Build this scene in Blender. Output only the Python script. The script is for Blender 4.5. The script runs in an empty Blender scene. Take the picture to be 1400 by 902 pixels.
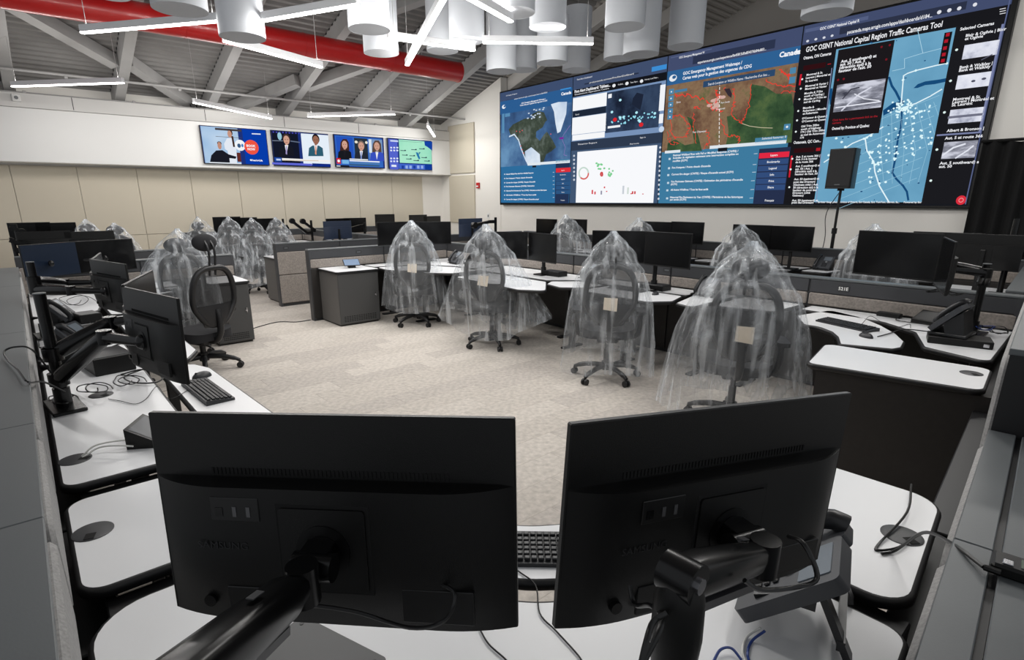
import bpy, math, random
from mathutils import Vector, Matrix, Euler
import numpy as np
PI = math.pi
sc = bpy.context.scene
COL = sc.collection
# ------------------------------------------------------------------ camera
FPX, CXP, CYP, CAMH = 754.1, 681.7, 484.5, 1.70
PITCH, ROLL, HEAD = .2737, -.0028, .704
_fw = np.array([-math.cos(HEAD), math.sin(HEAD), 0.])
_rt = np.array([math.sin(HEAD), math.cos(HEAD), 0.])
FWD = _fw*math.cos(PITCH) + np.array([0, 0, -math.sin(PITCH)])
_up = _fw*math.sin(PITCH) + np.array([0, 0, math.cos(PITCH)])
RGT = _rt*math.cos(ROLL) + _up*math.sin(ROLL)
UPV = _up*math.cos(ROLL) - _rt*math.sin(ROLL)
C0 = np.array([0, 0, CAMH])
cd = bpy.data.cameras.new('camera'); cam = bpy.data.objects.new('camera', cd); COL.objects.link(cam)
M = Matrix(((RGT[0], UPV[0], -FWD[0], 0), (RGT[1], UPV[1], -FWD[1], 0), (RGT[2], UPV[2], -FWD[2], CAMH), (0, 0, 0, 1)))
cam.matrix_world = M
cd.sensor_width = 36; cd.lens = FPX/1400*36; cd.shift_x = (700-CXP)/1400; cd.shift_y = (CYP-451)/1400
cd.clip_start = .03; cd.clip_end = 100
sc.camera = cam
# ------------------------------------------------------------------ world, exposure
w = bpy.data.worlds.new('room_ambient'); sc.world = w; w.use_nodes = True
w.node_tree.nodes['Background'].inputs[0].default_value = (.93, .96, 1, 1)
w.node_tree.nodes['Background'].inputs[1].default_value = .33
sc.view_settings.view_transform = 'Standard'; sc.view_settings.look = 'None'
sc.view_settings.gamma = 1; sc.view_settings.use_curve_mapping = False
sc.view_settings.exposure = 0.42
sc.cycles.use_denoising = True
sc.cycles.max_bounces = 8; sc.cycles.transparent_max_bounces = 24; sc.cycles.diffuse_bounces = 3; sc.cycles.glossy_bounces = 3
sc.cycles.sample_clamp_indirect = 4
LAMP_W = 21.      # watts per metre of every linear pendant

# a photo pixel turned into a point of the room, on a plane of known height / x / y / depth
def ray(x, y): return FWD + RGT*(x-CXP)/FPX - UPV*(y-CYP)/FPX
def uz(x, y, z=0.): d = ray(x, y); return C0 + d*(z-CAMH)/d[2]
def ux(x, y, X): d = ray(x, y); return C0 + d*X/d[0]
def uy(x, y, Y): d = ray(x, y); return C0 + d*Y/d[1]
def ud(x, y, t): return C0 + ray(x, y)*t

# ------------------------------------------------------------------ materials
def lin(c):
    return tuple(((v/255)/12.92 if v/255 <= .04045 else ((v/255+.055)/1.055)**2.4) for v in c[:3]) + (1,)
MATS = {}
def mat(name, col, rough=.5, metal=0., noise=0., nscale=40., bump=0., bscale=200., spec=.5, emit=0., coat=0., col2=None, detail=3.):
    if name in MATS: return MATS[name]
    m = bpy.data.materials.new(name); m.use_nodes = True; MATS[name] = m
    nt = m.node_tree; b = nt.nodes['Principled BSDF']; L = nt.links.new
    c = lin(col); b.inputs['Base Color'].default_value = c
    b.inputs['Roughness'].default_value = rough; b.inputs['Metallic'].default_value = metal
    b.inputs['Specular IOR Level'].default_value = spec; b.inputs['Coat Weight'].default_value = coat
    if emit:
        b.inputs['Emission Color'].default_value = c; b.inputs['Emission Strength'].default_value = emit
    if noise or bump: tc = nt.nodes.new('ShaderNodeTexCoord')
    if noise or col2:
        n = nt.nodes.new('ShaderNodeTexNoise'); n.inputs['Scale'].default_value = nscale; n.inputs['Detail'].default_value = detail
        L(tc.outputs['Object'], n.inputs['Vector'])
        r = nt.nodes.new('ShaderNodeValToRGB'); L(n.outputs['Fac'], r.inputs['Fac'])
        r.color_ramp.elements[0].position = .3; r.color_ramp.elements[1].position = .7
        c2 = lin(col2) if col2 else tuple(min(1, v*(1+noise)) for v in c[:3]) + (1,)
        r.color_ramp.elements[0].color = tuple(v*(1-noise) for v in c[:3]) + (1,) if not col2 else c
        r.color_ramp.elements[1].color = c2
        L(r.outputs['Color'], b.inputs['Base Color'])
    if bump:
        n2 = nt.nodes.new('ShaderNodeTexNoise'); n2.inputs['Scale'].default_value = bscale; n2.inputs['Detail'].default_value = 2
        L(tc.outputs['Object'], n2.inputs['Vector'])
        bp = nt.nodes.new('ShaderNodeBump'); bp.inputs['Strength'].default_value = bump; bp.inputs['Distance'].default_value = .002
        L(n2.outputs['Fac'], bp.inputs['Height']); L(bp.outputs['Normal'], b.inputs['Normal'])
    return m
SCR = .747      # display brightness that offsets the exposure
def glow(col, s=1.):
    key = 'screen_%d_%d_%d_%.2f' % (*col, s)
    if key in MATS: return MATS[key]
    m = bpy.data.materials.new(key); m.use_nodes = True; MATS[key] = m
    nt = m.node_tree; nt.nodes.remove(nt.nodes['Principled BSDF'])
    e = nt.nodes.new('ShaderNodeEmission'); e.inputs[0].default_value = lin(col); e.inputs[1].default_value = s*SCR
    nt.links.new(e.outputs[0], nt.nodes['Material Output'].inputs['Surface']); return m
def glow_noise(name, stops, scale=3., detail=8., rough=.6, s=1., stretch=(1, 1, 1), dist=0.):
    """a lit picture on a display: coloured noise"""
    m = bpy.data.materials.new(name); m.use_nodes = True
    nt = m.node_tree; nt.nodes.remove(nt.nodes['Principled BSDF']); L = nt.links.new
    tc = nt.nodes.new('ShaderNodeTexCoord'); mp = nt.nodes.new('ShaderNodeMapping'); mp.inputs['Scale'].default_value = stretch
    L(tc.outputs['Object'], mp.inputs['Vector'])
    n = nt.nodes.new('ShaderNodeTexNoise'); n.inputs['Scale'].default_value = scale; n.inputs['Detail'].default_value = detail
    n.inputs['Roughness'].default_value = rough; n.inputs['Distortion'].default_value = dist; L(mp.outputs[0], n.inputs['Vector'])
    r = nt.nodes.new('ShaderNodeValToRGB'); L(n.outputs['Fac'], r.inputs['Fac'])
    el = r.color_ramp.elements
    while len(el) < len(stops): el.new(.5)
    for e, (p, c) in zip(el, stops): e.position = p; e.color = lin(c)
    e = nt.nodes.new('ShaderNodeEmission'); L(r.outputs['Color'], e.inputs[0]); e.inputs[1].default_value = s*SCR
    L(e.outputs[0], nt.nodes['Material Output'].inputs['Surface']); return m
def plastic_film():
    m = bpy.data.materials.new('clear_plastic_film'); m.use_nodes = True; nt = m.node_tree; L = nt.links.new
    b = nt.nodes['Principled BSDF']; b.inputs['Base Color'].default_value = (.82, .86, .90, 1); b.inputs['Roughness'].default_value = .14
    b.inputs['Specular IOR Level'].default_value = 1.
    tr = nt.nodes.new('ShaderNodeBsdfTransparent'); tr.inputs[0].default_value = (.97, .975, .98, 1)
    tc = nt.nodes.new('ShaderNodeTexCoord')
    def tex(scale, stretch, detail, dist, lo, hi, a, b_):
        mp = nt.nodes.new('ShaderNodeMapping'); mp.inputs['Scale'].default_value = stretch; L(tc.outputs['Object'], mp.inputs[0])
        n = nt.nodes.new('ShaderNodeTexNoise'); n.inputs['Scale'].default_value = scale; n.inputs['Detail'].default_value = detail; n.inputs['Distortion'].default_value = dist
        L(mp.outputs[0], n.inputs['Vector'])
        r = nt.nodes.new('ShaderNodeMapRange'); r.inputs['From Min'].default_value = lo; r.inputs['From Max'].default_value = hi
        r.inputs['To Min'].default_value = a; r.inputs['To Max'].default_value = b_; L(n.outputs['Fac'], r.inputs['Value']); return n, r
    n1, r1 = tex(1., (13, 13, 1.0), 2.5, .25, .47, .74, .10, .60)      # hanging creases
    n2, r2 = tex(1., (3, 3, 3), 4, 1.5, .56, .80, .0, .26)          # crumpled patches
    ad = nt.nodes.new('ShaderNodeMath'); ad.operation = 'ADD'; L(r1.outputs[0], ad.inputs[0]); L(r2.outputs[0], ad.inputs[1])
    n3 = nt.nodes.new('ShaderNodeTexNoise'); n3.inputs['Scale'].default_value = 8; n3.inputs['Detail'].default_value = 3; n3.inputs['Distortion'].default_value = 2.5
    L(tc.outputs['Object'], n3.inputs['Vector'])
    bp = nt.nodes.new('ShaderNodeBump'); bp.inputs['Strength'].default_value = .9; bp.inputs['Distance'].default_value = .016
    L(n3.outputs['Fac'], bp.inputs['Height']); L(bp.outputs[0], b.inputs['Normal'])
    mx = nt.nodes.new('ShaderNodeMixShader'); L(ad.outputs[0], mx.inputs[0]); L(tr.outputs[0], mx.inputs[1]); L(b.outputs[0], mx.inputs[2])
    L(mx.outputs[0], nt.nodes['Material Output'].inputs['Surface']); return m
def mesh_fabric():
    m = bpy.data.materials.new('open_weave_mesh'); m.use_nodes = True; nt = m.node_tree; L = nt.links.new
    b = nt.nodes['Principled BSDF']; b.inputs['Base Color'].default_value = lin((22, 22, 24)); b.inputs['Roughness'].default_value = .8
    tr = nt.nodes.new('ShaderNodeBsdfTransparent'); mx = nt.nodes.new('ShaderNodeMixShader'); mx.inputs[0].default_value = .72
    L(tr.outputs[0], mx.inputs[1]); L(b.outputs[0], mx.inputs[2]); L(mx.outputs[0], nt.nodes['Material Output'].inputs['Surface']); return m
FILM = plastic_film(); WEAVE = mesh_fabric()
WHITE = mat('white_laminate', (226, 227, 229), .32, bump=.05, bscale=300)
BAND = mat('black_rubber_edge', (20, 20, 22), .45)
BLACKP = mat('black_moulded_plastic', (7, 7, 7), .42, bump=.15, bscale=900, spec=.35)
BLACKG = mat('glossy_black_arm', (7, 7, 8), .26, spec=.4)
GLASSB = mat('dark_display_glass', (4, 4, 5), .18)
GREYP = mat('charcoal_plastic', (38, 39, 42), .42, bump=.1, bscale=700)
RAIL = mat('dark_grey_metal_rail', (62, 63, 66), .45, metal=.2)
RAILD = mat('charcoal_metal_frame', (44, 45, 47), .5, metal=.1)
CAP = mat('grey_powdercoat_cap', (92, 96, 98), .42, metal=.1, bump=.05)
FABRIC = mat('taupe_panel_fabric', (134, 127, 121), .9, noise=.22, nscale=60, bump=.5, bscale=500)
FABRICG = mat('grey_felt_panel', (150, 149, 148), .95, noise=.18, nscale=140, bump=.6, bscale=700)
BROWN = mat('dark_brown_laminate', (38, 35, 33), .55, noise=.12, nscale=30)
CABM = mat('graphite_cabinet_paint', (96, 94, 92), .5, bump=.1)
CABD = mat('dark_graphite_door', (66, 66, 66), .5, bump=.2, bscale=600)
CHROME = mat('polished_steel', (200, 200, 205), .2, metal=1.)
CORD = mat('black_cable_sheath', (14, 14, 15), .4)
CORDW = mat('white_cable_sheath', (215, 215, 212), .4)
CORDB = mat('blue_cable_sheath', (28, 58, 130), .4)

# ------------------------------------------------------------------ mesh builder
class MB:
    def __init__(s): s.v = []; s.f = []
    def add(s, vs, fs):
        o = len(s.v); s.v += [tuple(float(c) for c in p) for p in vs]; s.f += [tuple(i+o for i in f) for f in fs]; return s
    def box(s, x0, y0, z0, x1, y1, z1):
        return s.add([(x0, y0, z0), (x1, y0, z0), (x1, y1, z0), (x0, y1, z0), (x0, y0, z1), (x1, y0, z1), (x1, y1, z1), (x0, y1, z1)],
                     [(0, 3, 2, 1), (4, 5, 6, 7), (0, 1, 5, 4), (1, 2, 6, 5), (2, 3, 7, 6), (3, 0, 4, 7)])
    def rbox(s, x0, y0, z0, x1, y1, z1, c=.005):
        """box with chamfered edges"""
        c = min(c, (x1-x0)/2.01, (y1-y0)/2.01, (z1-z0)/2.01)
        pl = [(x0+c, y0), (x1-c, y0), (x1, y0+c), (x1, y1-c), (x1-c, y1), (x0+c, y1), (x0, y1-c), (x0, y0+c)]
        pi = [(x0+c, y0+c), (x1-c, y0+c), (x1-c, y0+c), (x1-c, y1-c), (x1-c, y1-c), (x0+c, y1-c), (x0+c, y1-c), (x0+c, y0+c)]
        vs = [(a, b, z0) for a, b in pi] + [(a, b, z0+c) for a, b in pl] + [(a, b, z1-c) for a, b in pl] + [(a, b, z1) for a, b in pi]
        fs = []
        for k in range(3):
            for i in range(8):
                j = (i+1) % 8; f = (k*8+i, k*8+j, (k+1)*8+j, (k+1)*8+i); fs.append(f)
        fs.append(tuple(reversed((0, 2, 4, 6)))); fs.append((24, 26, 28, 30))
        return s.add(vs, fs)
    def obox(s, p, q, w, h, up=(0, 0, 1), taper=1.):
        """oriented bar from p to q, width w, height h"""
        p = Vector(p); q = Vector(q); d = (q-p).normalized(); u = Vector(up); sd = d.cross(u)
        if sd.length < 1e-5: sd = d.cross(Vector((1, 0, 0)))
        sd.normalize(); u = sd.cross(d).normalized(); vs = []
        for c, t in ((p, 1.), (q, taper)):
            for a, b in ((-1, -1), (1, -1), (1, 1), (-1, 1)): vs.append(c + sd*a*w/2*t + u*b*h/2*t)
        return s.add(vs, [(0, 3, 2, 1), (4, 5, 6, 7), (0, 1, 5, 4), (1, 2, 6, 5), (2, 3, 7, 6), (3, 0, 4, 7)])
    def cyl(s, p, q, r, r2=None, n=14, caps=True):
        p = Vector(p); q = Vector(q); r2 = r if r2 is None else r2; d = (q-p).normalized()
        a = d.orthogonal().normalized(); b = d.cross(a); vs = []
        for c, rr in ((p, r), (q, r2)):
            vs += [c + (a*math.cos(2*PI*i/n) + b*math.sin(2*PI*i/n))*rr for i in range(n)]
        fs = [(i, (i+1) % n, n+(i+1) % n, n+i) for i in range(n)]
        if caps: fs += [tuple(range(n-1, -1, -1)), tuple(range(n, 2*n))]
        return s.add(vs, fs)
    def tube(s, pts, r, n=6, caps=True):
        P = [Vector(p) for p in pts]; R = r if isinstance(r, (list, tuple)) else [r]*len(P)
        t = (P[1]-P[0]).normalized(); a = t.orthogonal().normalized(); vs = []
        for i, p in enumerate(P):
            t2 = (P[min(i+1, len(P)-1)] - P[max(i-1, 0)])
            t2 = t2.normalized() if t2.length > 1e-9 else t
            a = (a - t2*a.dot(t2)); a = a.normalized() if a.length > 1e-6 else t2.orthogonal().normalized()
            b = t2.cross(a); t = t2
            vs += [p + (a*math.cos(2*PI*k/n) + b*math.sin(2*PI*k/n))*R[i] for k in range(n)]
        fs = [(i*n+k, i*n+(k+1) % n, (i+1)*n+(k+1) % n, (i+1)*n+k) for i in range(len(P)-1) for k in range(n)]
        if caps: fs += [tuple(range(n-1, -1, -1)), tuple(range((len(P)-1)*n, len(P)*n))]
        return s.add(vs, fs)
    def prism(s, poly, z0, z1):
        n = len(poly); vs = [(x, y, z0) for x, y in poly] + [(x, y, z1) for x, y in poly]
        return s.add(vs, [tuple(range(n-1, -1, -1)), tuple(range(n, 2*n))] + [(i, (i+1) % n, n+(i+1) % n, n+i) for i in range(n)])
    def lathe(s, prof, n=20, c=(0, 0, 0), sx=1., sy=1.):
        vs = [(c[0]+r*math.cos(2*PI*k/n)*sx, c[1]+r*math.sin(2*PI*k/n)*sy, c[2]+z) for r, z in prof for k in range(n)]
        fs = [(i*n+k, i*n+(k+1) % n, (i+1)*n+(k+1) % n, (i+1)*n+k) for i in range(len(prof)-1) for k in range(n)]
        if prof[0][0] > 1e-6: fs.append(tuple(range(n-1, -1, -1)))
        if prof[-1][0] > 1e-6: fs.append(tuple(range((len(prof)-1)*n, len(prof)*n)))
        return s.add(vs, fs)
    def ell(s, c, rx, ry, rz, n=14, m=8):
        return s.lathe([(math.sin(PI*i/m)*1. if 0 < i < m else 1e-4, -math.cos(PI*i/m)*rz) for i in range(m+1)], n, c, rx, ry)
    def grid(s, fn, nu, nv, cu=False):
        vs = [fn(i/(nu if cu else nu-1), j/(nv-1)) for j in range(nv) for i in range(nu)]
        fs = [(j*nu+i, j*nu+(i+1) % nu, (j+1)*nu+(i+1) % nu, (j+1)*nu+i) for j in range(nv-1) for i in range(nu if cu else nu-1)]
        return s.add(vs, fs)
    def xf(s, m):
        s.v = [tuple(m @ Vector(p)) for p in s.v]; return s
    def mesh(s, name, m, ang=35.):
        me = bpy.data.meshes.new(name); me.from_pydata(s.v, [], s.f); me.materials.append(m)
        if ang is not None:
            me.polygons.foreach_set('use_smooth', [True]*len(me.polygons)); me.set_sharp_from_angle(angle=math.radians(ang))
        me.update(); return me
    def build(s, name, m, parent=None, ang=35., kind=None, label=None): return link(name, s.mesh(name, m, ang), parent, kind, label)
def link(name, me, parent=None, kind=None, label=None):
    o = bpy.data.objects.new(name, me); COL.objects.link(o)
    if parent is not None: o.parent = parent
    if kind: o['kind'] = kind
    if label: o['label'] = label
    return o
def tag(o, label, cat, group=None):
    o['label'] = label; o['category'] = cat
    if group: o['group'] = group
    return o
def thing(name, label, cat, loc=(0, 0, 0), rot=(0, 0, 0), group=None, sc_=1.):
    o = bpy.data.objects.new(name, None); COL.objects.link(o); o.empty_display_size = .1
    o.location = loc; o.rotation_euler = rot if isinstance(rot, (tuple, list, Euler)) else (0, 0, rot); o.scale = (sc_,)*3
    return tag(o, label, cat, group)
def struct(o): o['kind'] = 'structure'; return o
class Proto:
    """a kind of thing whose parts share mesh data between its copies"""
    def __init__(s): s.parts = []
    def part(s, name, mb, m, ang=35., kind=None, subs=(), label=None):
        s.parts.append((name, mb.mesh(name, m, ang), kind, [(n, b.mesh(n, mm, ang), k) for n, b, mm, k in subs], label)); return s
    def place(s, name, label, cat, loc, rot=0., group=None, skip=(), sc_=1.):
        t = thing(name, label, cat, loc, rot, group, sc_)
        for n, me, k, subs, lb in s.parts:
            if n in skip: continue
            o = link(n, me, t, k, lb)
            for n2, me2, k2 in subs: link(n2, me2, o, k2)
        return t
def spline(pts, k=6):
    P = [Vector(p) for p in pts]; P = [P[0]*2-P[1]] + P + [P[-1]*2-P[-2]]; out = []
    for i in range(1, len(P)-2):
        a, b, c, d = P[i-1:i+3]
        for j in range(k):
            t = j/k; out.append(.5*((2*b) + (c-a)*t + (2*a-5*b+4*c-d)*t*t + (3*b-a-3*c+d)*t**3))
    return out + [P[-2]]
def rpoly(pts, rad, n=6):
    """polygon with rounded corners; rad one number or one per corner"""
    out = []; N = len(pts)
    for i, p in enumerate(pts):
        r = rad[i] if isinstance(rad, (list, tuple)) else rad
        p = Vector(p); a = (Vector(pts[i-1])-p); b = (Vector(pts[(i+1) % N])-p); la, lb = a.length, b.length
        a.normalize(); b.normalize(); ang = a.angle(b)
        if r <= 0 or ang > 3.1: out.append(tuple(p)); continue
        d = min(r/math.tan(ang/2), la*.48, lb*.48); rr = d*math.tan(ang/2)
        bis = (a+b).normalized(); c = p + bis*(rr/math.sin(ang/2)); s0 = p+a*d - c; s1 = p+b*d - c
        a0 = math.atan2(s0.y, s0.x); a1 = math.atan2(s1.y, s1.x); da = (a1-a0+PI) % (2*PI) - PI
        out += [(c.x+rr*math.cos(a0+da*k/n), c.y+rr*math.sin(a0+da*k/n)) for k in range(n+1)]
    return out
def offset(poly, d):
    n = len(poly); area = sum(poly[i][0]*poly[(i+1) % n][1]-poly[(i+1) % n][0]*poly[i][1] for i in range(n)); sg = 1 if area > 0 else -1; out = []
    for i in range(n):
        p = Vector(poly[i]); e1 = p-Vector(poly[i-1]); e2 = Vector(poly[(i+1) % n])-p
        n1 = Vector((e1.y, -e1.x)); n2 = Vector((e2.y, -e2.x))
        n1 = n1.normalized() if n1.length > 1e-9 else n2.normalized(); n2 = n2.normalized() if n2.length > 1e-9 else n1
        b = (n1+n2); b = b.normalized() if b.length > 1e-6 else n1
        out.append(tuple(p + b*sg*d/max(.5, b.dot(n1))))
    return out
_FC = {}
def textmesh(body, size, m, ext=0., align='LEFT', bold=0.):
    cu = bpy.data.curves.new('lettering', 'FONT'); cu.body = body; cu.size = size; cu.align_x = align; cu.extrude = ext; cu.resolution_u = 2; cu.offset = bold
    o = bpy.data.objects.new('lettering', cu); me = bpy.data.meshes.new_from_object(o); bpy.data.objects.remove(o); bpy.data.curves.remove(cu)
    me.materials.clear(); me.materials.append(m); return me
# ================================================================== the room
WALLW = mat('off_white_wall_paint', (234, 231, 225), .8, bump=.1, bscale=120)
FASC = mat('white_fascia_paint', (226, 226, 224), .75)
BEIGE = mat('beige_acoustic_cloth', (200, 192, 175), .95, noise=.05, nscale=200, bump=.3, bscale=900)
DECK = mat('light_grey_roof_deck', (128, 126, 124), .55, noise=.05, nscale=3)
STEEL = mat('white_painted_steel', (160, 159, 158), .5, noise=.04, nscale=5)
VOIDR = mat('lifted_roof_void', (188, 183, 177), .8)  # tone raised to stand in for light the far space lacks
YB = 10.0; XTV = -13.9; XW = -14.4; SLOPE = .319; ZE = 3.976
def zroof(x): return ZE + SLOPE*(x-XTV)
# floor and its carpet planks
def carpet(name, c):
    m = mat(name, c, .97, noise=.17, nscale=24, bump=.8, bscale=260, detail=12); return m
fl = struct(MB().box(-15, -3, -.12, 4, 14.2, -.006).build('floor', carpet('carpet_backing', (176, 168, 160)), ang=None))
tone = [carpet('carpet_tone_%s' % k, c) for k, c in (('mid', (183, 176, 168)), ('light', (189, 182, 174)), ('grey', (177, 170, 163)))]
pl = [MB().rbox(-.1249, -.4999, -.006, .1249, .4999, 0, .0012).mesh('carpet_plank', t, None) for t in tone]
rnd = random.Random(4)
def planks(x0, x1, y0, y1):
    i = 0; x = x0
    while x < x1-.01:
        y = y0 - (i % 4)*.25
        while y < y1:
            o = link('carpet_plank', rnd.choice(pl), fl); o.location = (x+.125, y+.5, 0); y += 1.
        x += .25; i += 1
planks(-7.7, -1.2, .8, 5.0); planks(-12.95, -7.7, 2.2, 4.4)
# left wall with its beige acoustic panels and the boxed fascia that carries the televisions
wl = struct(MB().box(XW-.15, -3, 0, XW, YB, 3.95).build('wall_left', WALLW, ang=None))
pu = MB().rbox(0, .004, .99, .03, 1.0188, 2.36, .006).mesh('acoustic_panel', BEIGE, None)
plo = MB().rbox(0, .004, .08, .03, 1.0188, .982, .006).mesh('acoustic_panel', BEIGE, None)
for n in range(-3, 9):
    for me in (pu, plo):
        o = link('acoustic_panel', me, wl); o.location = (XW, .077+n*1.0228, 0)
fa = struct(MB().rbox(XW, -3, 2.394, XTV, YB, 3.335, .01).build('trim_1', FASC, ang=None)); fa['label'] = 'white boxed fascia above the beige panels'
b = MB().rbox(XW, -3, 3.34, XTV+.012, YB, 3.586, .008)
tr2 = struct(b.build('trim_2', mat('grey_white_band', (205, 204, 201), .7), ang=None)); tr2['label'] = 'grey white band along the top of the fascia'
for y in (1.2, 3.5, 5.2, 7.1): MB().box(XTV+.012, y, 3.36, XTV+.014, y+.012, 3.58).build('joint', RAILD, tr2, None)
# back wall: gable part up to the roof, lower part behind the video wall, two beige panels
gp = [(XW, 0), (-11.66, 0), (-11.66, zroof(-11.66)), (XW, zroof(XW))]
b = MB(); b.add([(x, YB, z) for x, z in gp]+[(x, YB+.2, z) for x, z in gp], [(0, 1, 2, 3), (7, 6, 5, 4), (0, 4, 5, 1), (1, 5, 6, 2), (2, 6, 7, 3), (3, 7, 4, 0)])
wb = struct(b.build('wall_back', WALLW, ang=None))
wb2 = struct(MB().box(-11.655, YB, 0, 4, YB+.2, 4.33).build('wall_back', WALLW, ang=None))
for z0, z1 in ((1.05, 2.372), (2.43, 3.735)):
    MB().rbox(-13.97, YB-.045, z0, -12.76, YB, z1, .008).build('acoustic_panel', BEIGE, wb, None)
MB().box(-11.70, YB-.012, .1, -11.655, YB, zroof(-11.7)).build('corner_bead', WALLW, wb, None)
# the dark space that goes on behind the video wall
struct(MB().box(-16, 14, 0, 4, 14.2, 10).build('wall_far', VOIDR, ang=None))
# sloping corrugated roof deck with rafters and diagonal braces
def deck(y0, y1):
    b = MB(); P = []; x = -14.6; k = 0
    while x < 3.2:
        for dx, dz in ((0, 0), (.055, 0), (.075, .05), (.13, .05)): P.append((x+dx, zroof(x+dx)+dz))
        x += .15
    vs = [(x, y0, z) for x, z in P] + [(x, y1, z) for x, z in P]; n = len(P)
    b.add(vs, [(i, n+i, n+i+1, i+1) for i in range(n-1)])
    return b
ce = struct(deck(-3, YB+.1).build('ceiling', DECK, ang=None))
deck(YB+.1, 14).build('far_deck', VOIDR, ce, None)
dn = Vector((SLOPE, 0, -1)).normalized()
RAFT = [-1.33, .33, 2.0, 3.65, 5.3, 6.95, 8.65]
def beam(name, a, b_, w, h, m, off=0.):
    a = Vector((a[0], a[1], zroof(a[0]))); b_ = Vector((b_[0], b_[1], zroof(b_[0]))); o = dn*(h/2+off)
    MB().obox(a+o, b_+o, w, h, up=-dn).build(name, m, ce, None)
for y in RAFT: beam('rafter', (-14.5, y), (3, y), .17, .30, STEEL)
for y in (10.3, 12.0): beam('rafter', (-14.5, y), (3, y), .17, .30, mat('lifted_void_steel', (205, 202, 198), .6))  # paler copy of the steel, raised to offset the dim far space
for a, b_ in (((-10.6, -.75), (-12.98, 1.86)), ((-12.9, 2.06), (-14.3, 3.36)), ((-14.3, 4.15), (-12.8, 5.15)), ((-12.95, 5.42), (-11.2, 6.8)), ((-9.2, 2.2), (-11.2, 3.5)), ((-8.8, 6.9), (-10.6, 5.4))):
    beam('brace', a, b_, .17, .22, STEEL, .04)
# dark bars along the rafters' upper edge, painted shade of the deck flute gaps
for y in RAFT[2:]:
    b = MB(); x = -14.3
    while x < -7: b.obox((x, y-.09, zroof(x)-.012), (x+.05, y-.09, zroof(x+.05)-.012), .012, .03); x += .15
    b.build('flute_gap_shade', RAILD, ce, None, kind='stuff')
# red duct
RED = mat('gloss_red_duct', (186, 26, 26), .3, coat=.3, bump=.05, bscale=30)
dx, dz, dr = -10.6, 4.36, .195
t = thing('air_duct', 'long glossy red round air duct hung under the roof', 'duct', (dx, 7.88, dz))
ys = [-3.2, -1., 1.25, 2.55, 4.45, 6.2, 7.88]
for a, b_ in zip(ys, ys[1:]): MB().cyl((0, a-7.88, 0), (0, b_-7.88, 0), dr, n=32, caps=(b_ == 7.88)).build('duct_section', RED, t)
for y in ys[1:]: MB().cyl((0, y-7.88-.012, 0), (0, y-7.88+.006, 0), dr+.006, n=32).build('seam_ring', RED, t)
for y in (.33, 3.65, 6.95): MB().cyl((0, y-7.88, dr-.02), (0, y-7.88, zroof(dx)-.3-dz), .008, n=6).build('hanger_rod', STEEL, t)
# sprinkler pipe along the eave
t = thing('sprinkler_pipe', 'thin white sprinkler pipe running above the televisions', 'pipe', (-13.2, 0, 3.85))
MB().cyl((0, -3, 0), (0, YB, 0), .024, n=10).build('pipe', STEEL, t)
for y in (1.1, 2.9, 4.6, 6.4, 8.2): MB().cyl((0, y, -.03), (0, y+.05, -.03), .03, n=8).build('coupling', STEEL, t)
for y in (2.0, 5.3, 8.65): MB().cyl((0, y, 0), (0, y, zroof(-13.2)-.3-3.85), .008, n=6).build('hanger_rod', STEEL, t)
t = thing('conduit', 'thin conduit clipped along the top edge of the fascia', 'conduit', (XTV-.03, 0, 3.60))
MB().cyl((0, -3, 0), (0, 9.9, 0), .012, n=6).build('conduit_tube', STEEL, t)
for y in (.5, 2.2, 4.1, 5.9, 7.6): MB().rbox(-.02, y, -.015, .02, y+.05, .03, .004).build('junction_clip', STEEL, t)
# ------------------------------------------------------------------ linear pendants
LED = mat('led_diffuser', (255, 253, 250), .5, emit=9.); HOUS = mat('white_aluminium_housing', (215, 216, 218), .4)
def pendant(p, q, label, light=True):
    p = Vector(p); q = Vector(q); c = (p+q)/2; L_ = (q-p).length; a = math.atan2((q-p).y, (q-p).x)
    t = thing('linear_pendant_light', label, 'light', c, (0, 0, a), 'linear pendant lights')
    MB().rbox(-L_/2, -.03, .012, L_/2, .03, .085, .004).build('housing', HOUS, t, None)
    MB().box(-L_/2+.004, -.027, 0, L_/2-.004, .027, .013).build('diffuser', LED, t, None)
    for s in (-1, 1):
        x = s*(L_/2-.08); wx = c.x+x*math.cos(a); wy = c.y+x*math.sin(a)
        MB().cyl((x, 0, .08), (x, 0, zroof(wx)-c.z), .0035, n=5).build('suspension_cable', STEEL, t, None)
    for nm, tilt, k, z_, w_ in (('lamp', 52, .44, .004, .05), ('lamp', -52, .44, .004, .05), ('added_uplight', 180, .12, .09, .03)):   # areas tilted to brighten the fascia, and an added upward lamp for the roof
        ld = bpy.data.lights.new('pendant_lamp', 'AREA'); ld.shape = 'RECTANGLE'; ld.size = L_; ld.size_y = w_; ld.energy = LAMP_W*L_*k; ld.color = (1, .975, .94)
        lo = bpy.data.objects.new(nm, ld); COL.objects.link(lo); lo.parent = t; lo.location = (0, -.04*math.sin(math.radians(tilt)) if tilt != 180 else 0, z_); lo.rotation_euler = (math.radians(-tilt), 0, 0)
def pp(x, y, z): return tuple(uz(x, y, z))
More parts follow.
